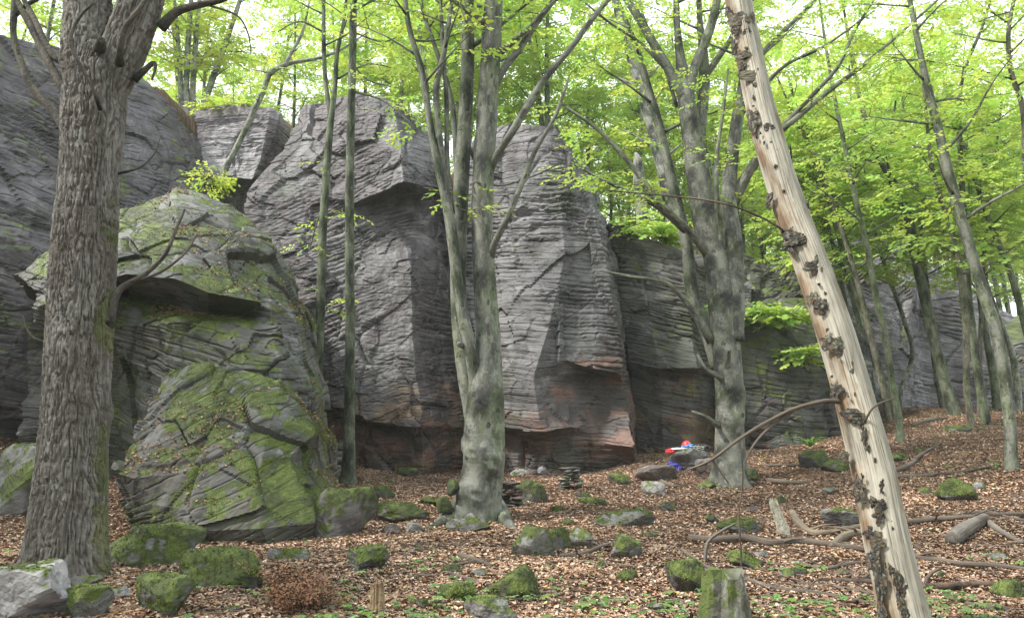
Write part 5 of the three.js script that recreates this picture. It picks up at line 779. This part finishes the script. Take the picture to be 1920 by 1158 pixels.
// ---------------------------------------------------------------- climbing gear
{
  const cloth = (r, g, b) => std({ color: new THREE.Color(r, g, b), roughness: 0.8, bumpMap: grain, bumpScale: 0.01 });
  const top = at(1288, 843, -gearRock.position.z + 0.1), gb = new THREE.Box3().setFromObject(gearRock), ty = gb.max.y - 0.03;
  const crumple = (sx, sy, sz, seed) => { const g = new THREE.IcosahedronGeometry(1, 14), A = g.attributes.position; for (let k = 0; k < A.count; k++) { const v = V(A.getX(k), A.getY(k), A.getZ(k)), r = 1 + 0.5 * (0.5 - Math.abs(noise(v.x * 2.2 + seed, v.y * 2.2, v.z * 2.2))) + 0.25 * (0.5 - Math.abs(noise(v.x * 5, v.y * 5 + seed, v.z * 5))); A.setXYZ(k, v.x * r * sx, Math.max(-0.3, v.y) * r * sy, v.z * r * sz); } g.computeVertexNormals(); return g; };
  const hx = top.x, hz = top.z;
  const h = thing('climbing_helmet', 'red climbing helmet on top of the gear pile', 'helmet', V(hx, ty + 0.1, hz)), pts = [];
  for (let i = 0; i <= 14; i++) { const a = i / 14 * Math.PI * 0.5; pts.push(new THREE.Vector2(0.115 * Math.sin(a) + 1e-4, 0.115 * Math.cos(a))); } pts.push(new THREE.Vector2(0.125, -0.012), new THREE.Vector2(0.118, -0.02), new THREE.Vector2(0.108, 0));
  mesh('shell', new THREE.LatheGeometry(pts, 28).scale(1, 1, 1.15), std({ color: new THREE.Color(0.62, 0.035, 0.04), roughness: 0.35, side: THREE.DoubleSide }), h);
  mesh('strap', new THREE.TorusGeometry(0.09, 0.008, 6, 20, Math.PI).rotateX(Math.PI).translate(0, -0.01, 0.03), cloth(0.7, 0.7, 0.68), h);
  tag(Object.assign(mesh('jacket', crumple(0.14, 0.1, 0.12, 4), cloth(0.03, 0.25, 0.6)), {}), 'light blue jacket heaped under the red helmet', 'jacket').position.set(hx + 0.03, ty + 0.04, hz + 0.02);
  tag(mesh('cloth_bag', crumple(0.12, 0.07, 0.1, 8), cloth(0.55, 0.03, 0.05)), 'small red bag on the left shoulder of the gear rock', 'bag').position.set(hx - 0.4, ty - 0.06, hz + 0.05);
  tag(mesh('towel', crumple(0.2, 0.035, 0.14, 9), cloth(0.75, 0.75, 0.73)), 'white towel spread between the red bag and the helmet', 'towel').position.set(hx - 0.17, ty, hz + 0.05);
  tag(mesh('gear_bag', crumple(0.2, 0.09, 0.14, 12), cloth(0.03, 0.03, 0.035)), 'black bag lying right of the red helmet', 'bag').position.set(hx + 0.36, ty + 0.02, hz);
  const rp = []; for (let i = 0; i < 60; i++) { const a = i / 6; rp.push(V(Math.cos(a) * (0.16 + 0.02 * Math.sin(i)), 0.012 * (i / 10) + 0.01 * Math.sin(i * 1.7), Math.sin(a) * 0.1)); }
  tag(mesh('climbing_rope', new THREE.TubeGeometry(new THREE.CatmullRomCurve3(rp), 300, 0.007, 6), cloth(0.7, 0.7, 0.66)), 'white coiled rope on the gear rock right of the jacket', 'rope').position.set(hx + 0.2, ty + 0.01, hz + 0.14);
  const bp = onGround(1273, 880); tag(mesh('rucksack', crumple(0.24, 0.2, 0.16, 15), cloth(0.045, 0.05, 0.3)), 'dark blue bag slumped at the foot of the gear rock', 'bag').position.set(bp.x, bp.y + 0.06, bp.z);
}

// ---------------------------------------------------------------- small plants
{
  const b = onGround(560, 1140), t = thing('dry_shrub', 'rust-brown withered shrub at the bottom left of centre', 'shrub', b), R = rng(41), L = [];
  for (let i = 0; i < 34; i++) { const a = R() * 6.28, s = 0.1 + 0.28 * R(), p = V(b.x + (R() - 0.5) * 0.5, b.y - 0.03, b.z + (R() - 0.5) * 0.3), q = p.clone().add(V(Math.cos(a) * s, 0.15 + 0.3 * R(), Math.sin(a) * s)); const path = sampleLimb([[p, 0.004], [p.clone().lerp(q, 0.5).add(V(0, 0.04, 0)), 0.003], [q, 0.0015]], 0.08); L.push(path); mesh('stem', local(limbGeo(path, 4, { wob: 0, tip: false }), b), M.deadBark, t); }
  const f = foliate(L, R, { t0: 0.15, every: 0.035, len: 0.12, gap: 0.05, flat: 0.9, twigR: 0.0018 }), leaf = sprayGeo(9, 7, 0.09, 0.026, 1), im = new THREE.InstancedMesh(leaf, std({ roughness: 0.95, side: THREE.DoubleSide }), f.sprays.length); im.name = 'withered_leaves';
  f.sprays.forEach(([p, yaw, pi, ro, sc], k) => { DUMMY.position.copy(p).sub(b); DUMMY.rotation.set(ro, yaw, pi, 'YXZ'); DUMMY.scale.setScalar(sc); DUMMY.updateMatrix(); im.setMatrixAt(k, DUMMY.matrix); const v = 0.6 + 0.6 * R(); im.setColorAt(k, TINT.setRGB(0.17 * v, 0.085 * v, 0.048 * v)); }); im.userData.kind = 'stuff'; im.castShadow = im.receiveShadow = true; t.add(im);
}
const herbGeo = (() => { const P = [], I = []; for (let i = 0; i < 5; i++) { const a = i * 1.2566 + 0.3 * (i % 2), l = 0.045, w = 0.017, dx = Math.cos(a), dz = Math.sin(a), o = P.length / 3; P.push(0, 0.03, 0, dx * l * 0.55 - dz * w, 0.05, dz * l * 0.55 + dx * w, dx * l * 0.55 + dz * w, 0.05, dz * l * 0.55 - dx * w, dx * l, 0.036, dz * l); I.push(o, o + 1, o + 2, o + 1, o + 3, o + 2); } const g = new THREE.BufferGeometry(); g.setAttribute('position', new THREE.Float32BufferAttribute(P, 3)); g.setIndex(I); g.computeVertexNormals(); return g; })();
function scatter(name, label, category, geo, mat, n, place, colour) {
  const im = new THREE.InstancedMesh(geo, mat, n); im.name = numbered(name); let k = 0, tries = 0;
  while (k < n && tries++ < n * 30) { const s = place(); if (!s) continue; DUMMY.position.set(s[0], s[1], s[2]); DUMMY.rotation.set(s[3], s[4], s[5], 'YXZ'); DUMMY.scale.setScalar(s[6]); DUMMY.updateMatrix(); im.setMatrixAt(k, DUMMY.matrix); im.setColorAt(k, colour()); k++; }
  im.count = k; im.castShadow = im.receiveShadow = true; scene.add(im); return tag(im, label, category, null, 'stuff');
}
const inView = (R, d0, d1, pow) => { const d = d0 + (d1 - d0) * R() ** pow, x = (R() * 2 - 1) * 0.72 * d; return [x, -d]; };
const onFloor = (x, z) => -z < rim(960 + x / -z * FPX * CP)[2] + 0.4;
{ const R = rng(71);
  scatter('ground_herbs', 'small green herbs scattered over the leaves in the foreground', 'herbs', herbGeo, leafMat(0.14, 0.25, 0.055), 1500, () => { const [x, z] = inView(R, 6.6, 30, 1.5), d = -z, px = 960 + x / d * FPX; const near = sstep(10.6, 7.8, d) * 0.5 + (px > 1700 && d > 22 ? 0.32 : 0) + (px > 1380 && px < 1680 && d < 11 ? 0.12 : 0); if (!onFloor(x, z) || fbm(x * 0.9, 4, z * 0.9, 3) + near * 0.9 < 0.32 + 0.12 * R()) return null; return [x, groundY(x, z) + 0.012, z, (R() - 0.5) * 0.6, R() * 6.28, (R() - 0.5) * 0.6, 0.6 + 0.9 * R()]; }, () => { const v = 0.6 + 0.6 * R(); return TINT.setRGB(v * (0.8 + 0.4 * R()), v, v * (0.7 + 0.7 * R())); }); }
{ let tone = 1; const R = rng(72), P = [], I = [], row = [[0, 0], [0.25, 0.36], [0.6, 0.4], [1, 0]], l = 0.053, w = 0.04; // a curled dead leaf
  row.forEach(([a, b], i) => { if (b) { P.push(a * l - l / 2, 0.012 + 0.008 * (i % 2), b * w, a * l - l / 2, 0.0, 0, a * l - l / 2, 0.016, -b * w); } else P.push(a * l - l / 2, i ? 0.02 : 0.004, 0); });
  I.push(0, 1, 2, 0, 2, 3, 1, 4, 5, 1, 5, 2, 2, 5, 6, 2, 6, 3, 4, 7, 5, 5, 7, 6); const g = new THREE.BufferGeometry(); g.setAttribute('position', new THREE.Float32BufferAttribute(P, 3)); g.setIndex(I); g.computeVertexNormals();
  const tones = [[0.36, 0.22, 0.145], [0.47, 0.33, 0.24], [0.3, 0.165, 0.1], [0.2, 0.12, 0.08], [0.55, 0.43, 0.33], [0.42, 0.25, 0.16], [0.45, 0.35, 0.12]];
  scatter('leaf_litter', 'brown fallen leaves strewn over the forest floor', 'leaf litter', g, std({ roughness: 0.75, side: THREE.DoubleSide }), 250000, () => { const [x, z] = inView(R, 6.4, 34, 1.15); if (!onFloor(x, z)) return null; const dr = fbm(x * 0.7, 8, z * 0.7, 4); if (R() < 0.55 * sstep(0.05, 0.35, dr)) return null; tone = 1 + 0.9 * fbm(x * 0.45 + 9, 2, z * 0.45, 4); return [x, groundY(x, z) + 0.004 + 0.016 * R(), z, (R() - 0.5) * 0.9, R() * 6.28, (R() - 0.5) * 0.9, 0.7 + 0.65 * R()]; }, () => { const c = tones[Math.min(6, Math.floor(R() ** 1.1 * 6.15))], v = (0.48 + 0.46 * R()) * tone; return TINT.setRGB(c[0] * v, c[1] * v, c[2] * v); }); }
{ // cushions of moss have depth: short shoots stand on every mossy face
  const P = [], I = []; for (let i = 0; i < 7; i++) { const a = i * 0.9 + 0.3, r = 0.012 * (0.4 + (i % 3) / 2), x = Math.cos(a) * r, z = Math.sin(a) * r, o = P.length / 3, t = a + 1.3; P.push(x - 0.006 * Math.cos(t), -0.004, z - 0.006 * Math.sin(t), x + 0.006 * Math.cos(t), -0.004, z + 0.006 * Math.sin(t), x * 1.9, 0.014 + 0.005 * (i % 2), z * 1.9); I.push(o, o + 1, o + 2); }
  const g = new THREE.BufferGeometry(); g.setAttribute('position', new THREE.Float32BufferAttribute(P, 3)); g.setIndex(I); g.computeVertexNormals(); const R = rng(76), up = V(0, 1, 0), q = new THREE.Quaternion(), q2 = new THREE.Quaternion();
  const im = new THREE.InstancedMesh(g, std({ roughness: 1, side: THREE.DoubleSide }), MOSSY.length); im.name = 'moss_shoots';
  MOSSY.forEach((m, k) => { q.setFromUnitVectors(up, V(m[3], m[4], m[5]).normalize()); DUMMY.position.set(m[0], m[1], m[2]); DUMMY.quaternion.copy(q.multiply(q2.setFromAxisAngle(up, R() * 6.28))); DUMMY.scale.set(1, 0.45, 1).multiplyScalar(0.6 + 0.7 * R()); DUMMY.updateMatrix(); im.setMatrixAt(k, DUMMY.matrix); const v = 0.95 + 0.8 * R(); im.setColorAt(k, TINT.setRGB(m[6] * v, m[7] * v, m[8] * v)); });
  im.castShadow = im.receiveShadow = true; scene.add(im); tag(im, 'short green moss growing over the boulders and stones', 'moss', null, 'stuff'); console.log('moss', MOSSY.length);
}
{ // leaves lodged on the ledges of the fallen rocks
  const R = rng(75), im0 = scene.getObjectByName('leaf_litter'); let i = 0;
  scatter('ledge_leaves', 'brown fallen leaves lodged on the ledges of the mossy boulder', 'leaf litter', im0.geometry, im0.material, LEDGE.length, () => { const q = LEDGE[i++]; if (!q) return null; return [q[0] + q[3] * 0.012, q[1] + q[4] * 0.012, q[2] + q[5] * 0.012, (R() - 0.5) * 1.2 + q[5] * 0.5, R() * 6.28, (R() - 0.5) * 1.2 - q[3] * 0.5, 0.7 + 0.5 * R()]; }, () => { const v = 0.6 + 0.7 * R(); return TINT.setRGB(0.36 * v, 0.21 * v, 0.13 * v); }); }
{ const R = rng(73), g = limbGeo(sampleLimb([[V(-0.16, 0, 0), 0.004], [V(-0.04, 0.012, 0.015), 0.0042], [V(0.06, 0.006, -0.012), 0.0035], [V(0.17, 0.014, 0.01), 0.0015]], 0.05), 5, { wob: 0.1 });
  scatter('twig_litter', 'small dead twigs lying among the fallen leaves', 'twigs', g, std({ map: woodCol }), 5000, () => { const [x, z] = inView(R, 6.6, 26, 1.3); if (!onFloor(x, z)) return null; return [x, groundY(x, z) + 0.022, z, (R() - 0.5) * 0.2, R() * 6.28, (R() - 0.5) * 0.2, 0.6 + 1.3 * R() * R()]; }, () => { const v = 0.6 + 0.8 * R(); return TINT.setRGB(0.2 * v, 0.15 * v, 0.12 * v); }); }
{ // the fern tuft on its dark mound
  const b = onGround(1528, 872), t = thing('fern_tuft', 'small bright green fern tuft on a dark mound left of the bare trunk', 'fern', b.clone().add(V(0, 0.42, -0.2))), R = rng(81);
  for (let i = 0; i < 26; i++) { const a = R() * 6.28, l = 0.25 + 0.25 * R(); const P = [], I = [], n = 6; for (let k = 0; k <= n; k++) { const u = k / n, w = 0.03 * Math.sin(Math.PI * Math.min(1, u * 0.9 + 0.1)), x = l * u, y = 0.22 * Math.sin(u * 2.2) * (0.6 + 0.5 * (i % 3) / 2); P.push(x, y, w, x, y + 0.006, 0, x, y, -w); if (k < n) { const o = k * 3; I.push(o, o + 3, o + 1, o + 1, o + 3, o + 4, o + 1, o + 4, o + 2, o + 2, o + 4, o + 5); } } const g = new THREE.BufferGeometry(); g.setAttribute('position', new THREE.Float32BufferAttribute(P, 3)); g.setIndex(I); g.computeVertexNormals(); g.rotateY(a); mesh('frond', g, M.herbLeaf ?? (M.herbLeaf = leafMat(0.2, 0.34, 0.07)), t); }
}
let nI = 0, nT = 0; scene.traverse((o) => { if (o.isInstancedMesh) nI += o.count; else if (o.isMesh) nT += (o.geometry.index ? o.geometry.index.count : o.geometry.attributes.position.count) / 3; }); console.log('floor done', nI, nT);
scene.fog = new THREE.FogExp2(new THREE.Color(0.86, 0.95, 0.84), 0.0008);
renderer.render(scene, camera);
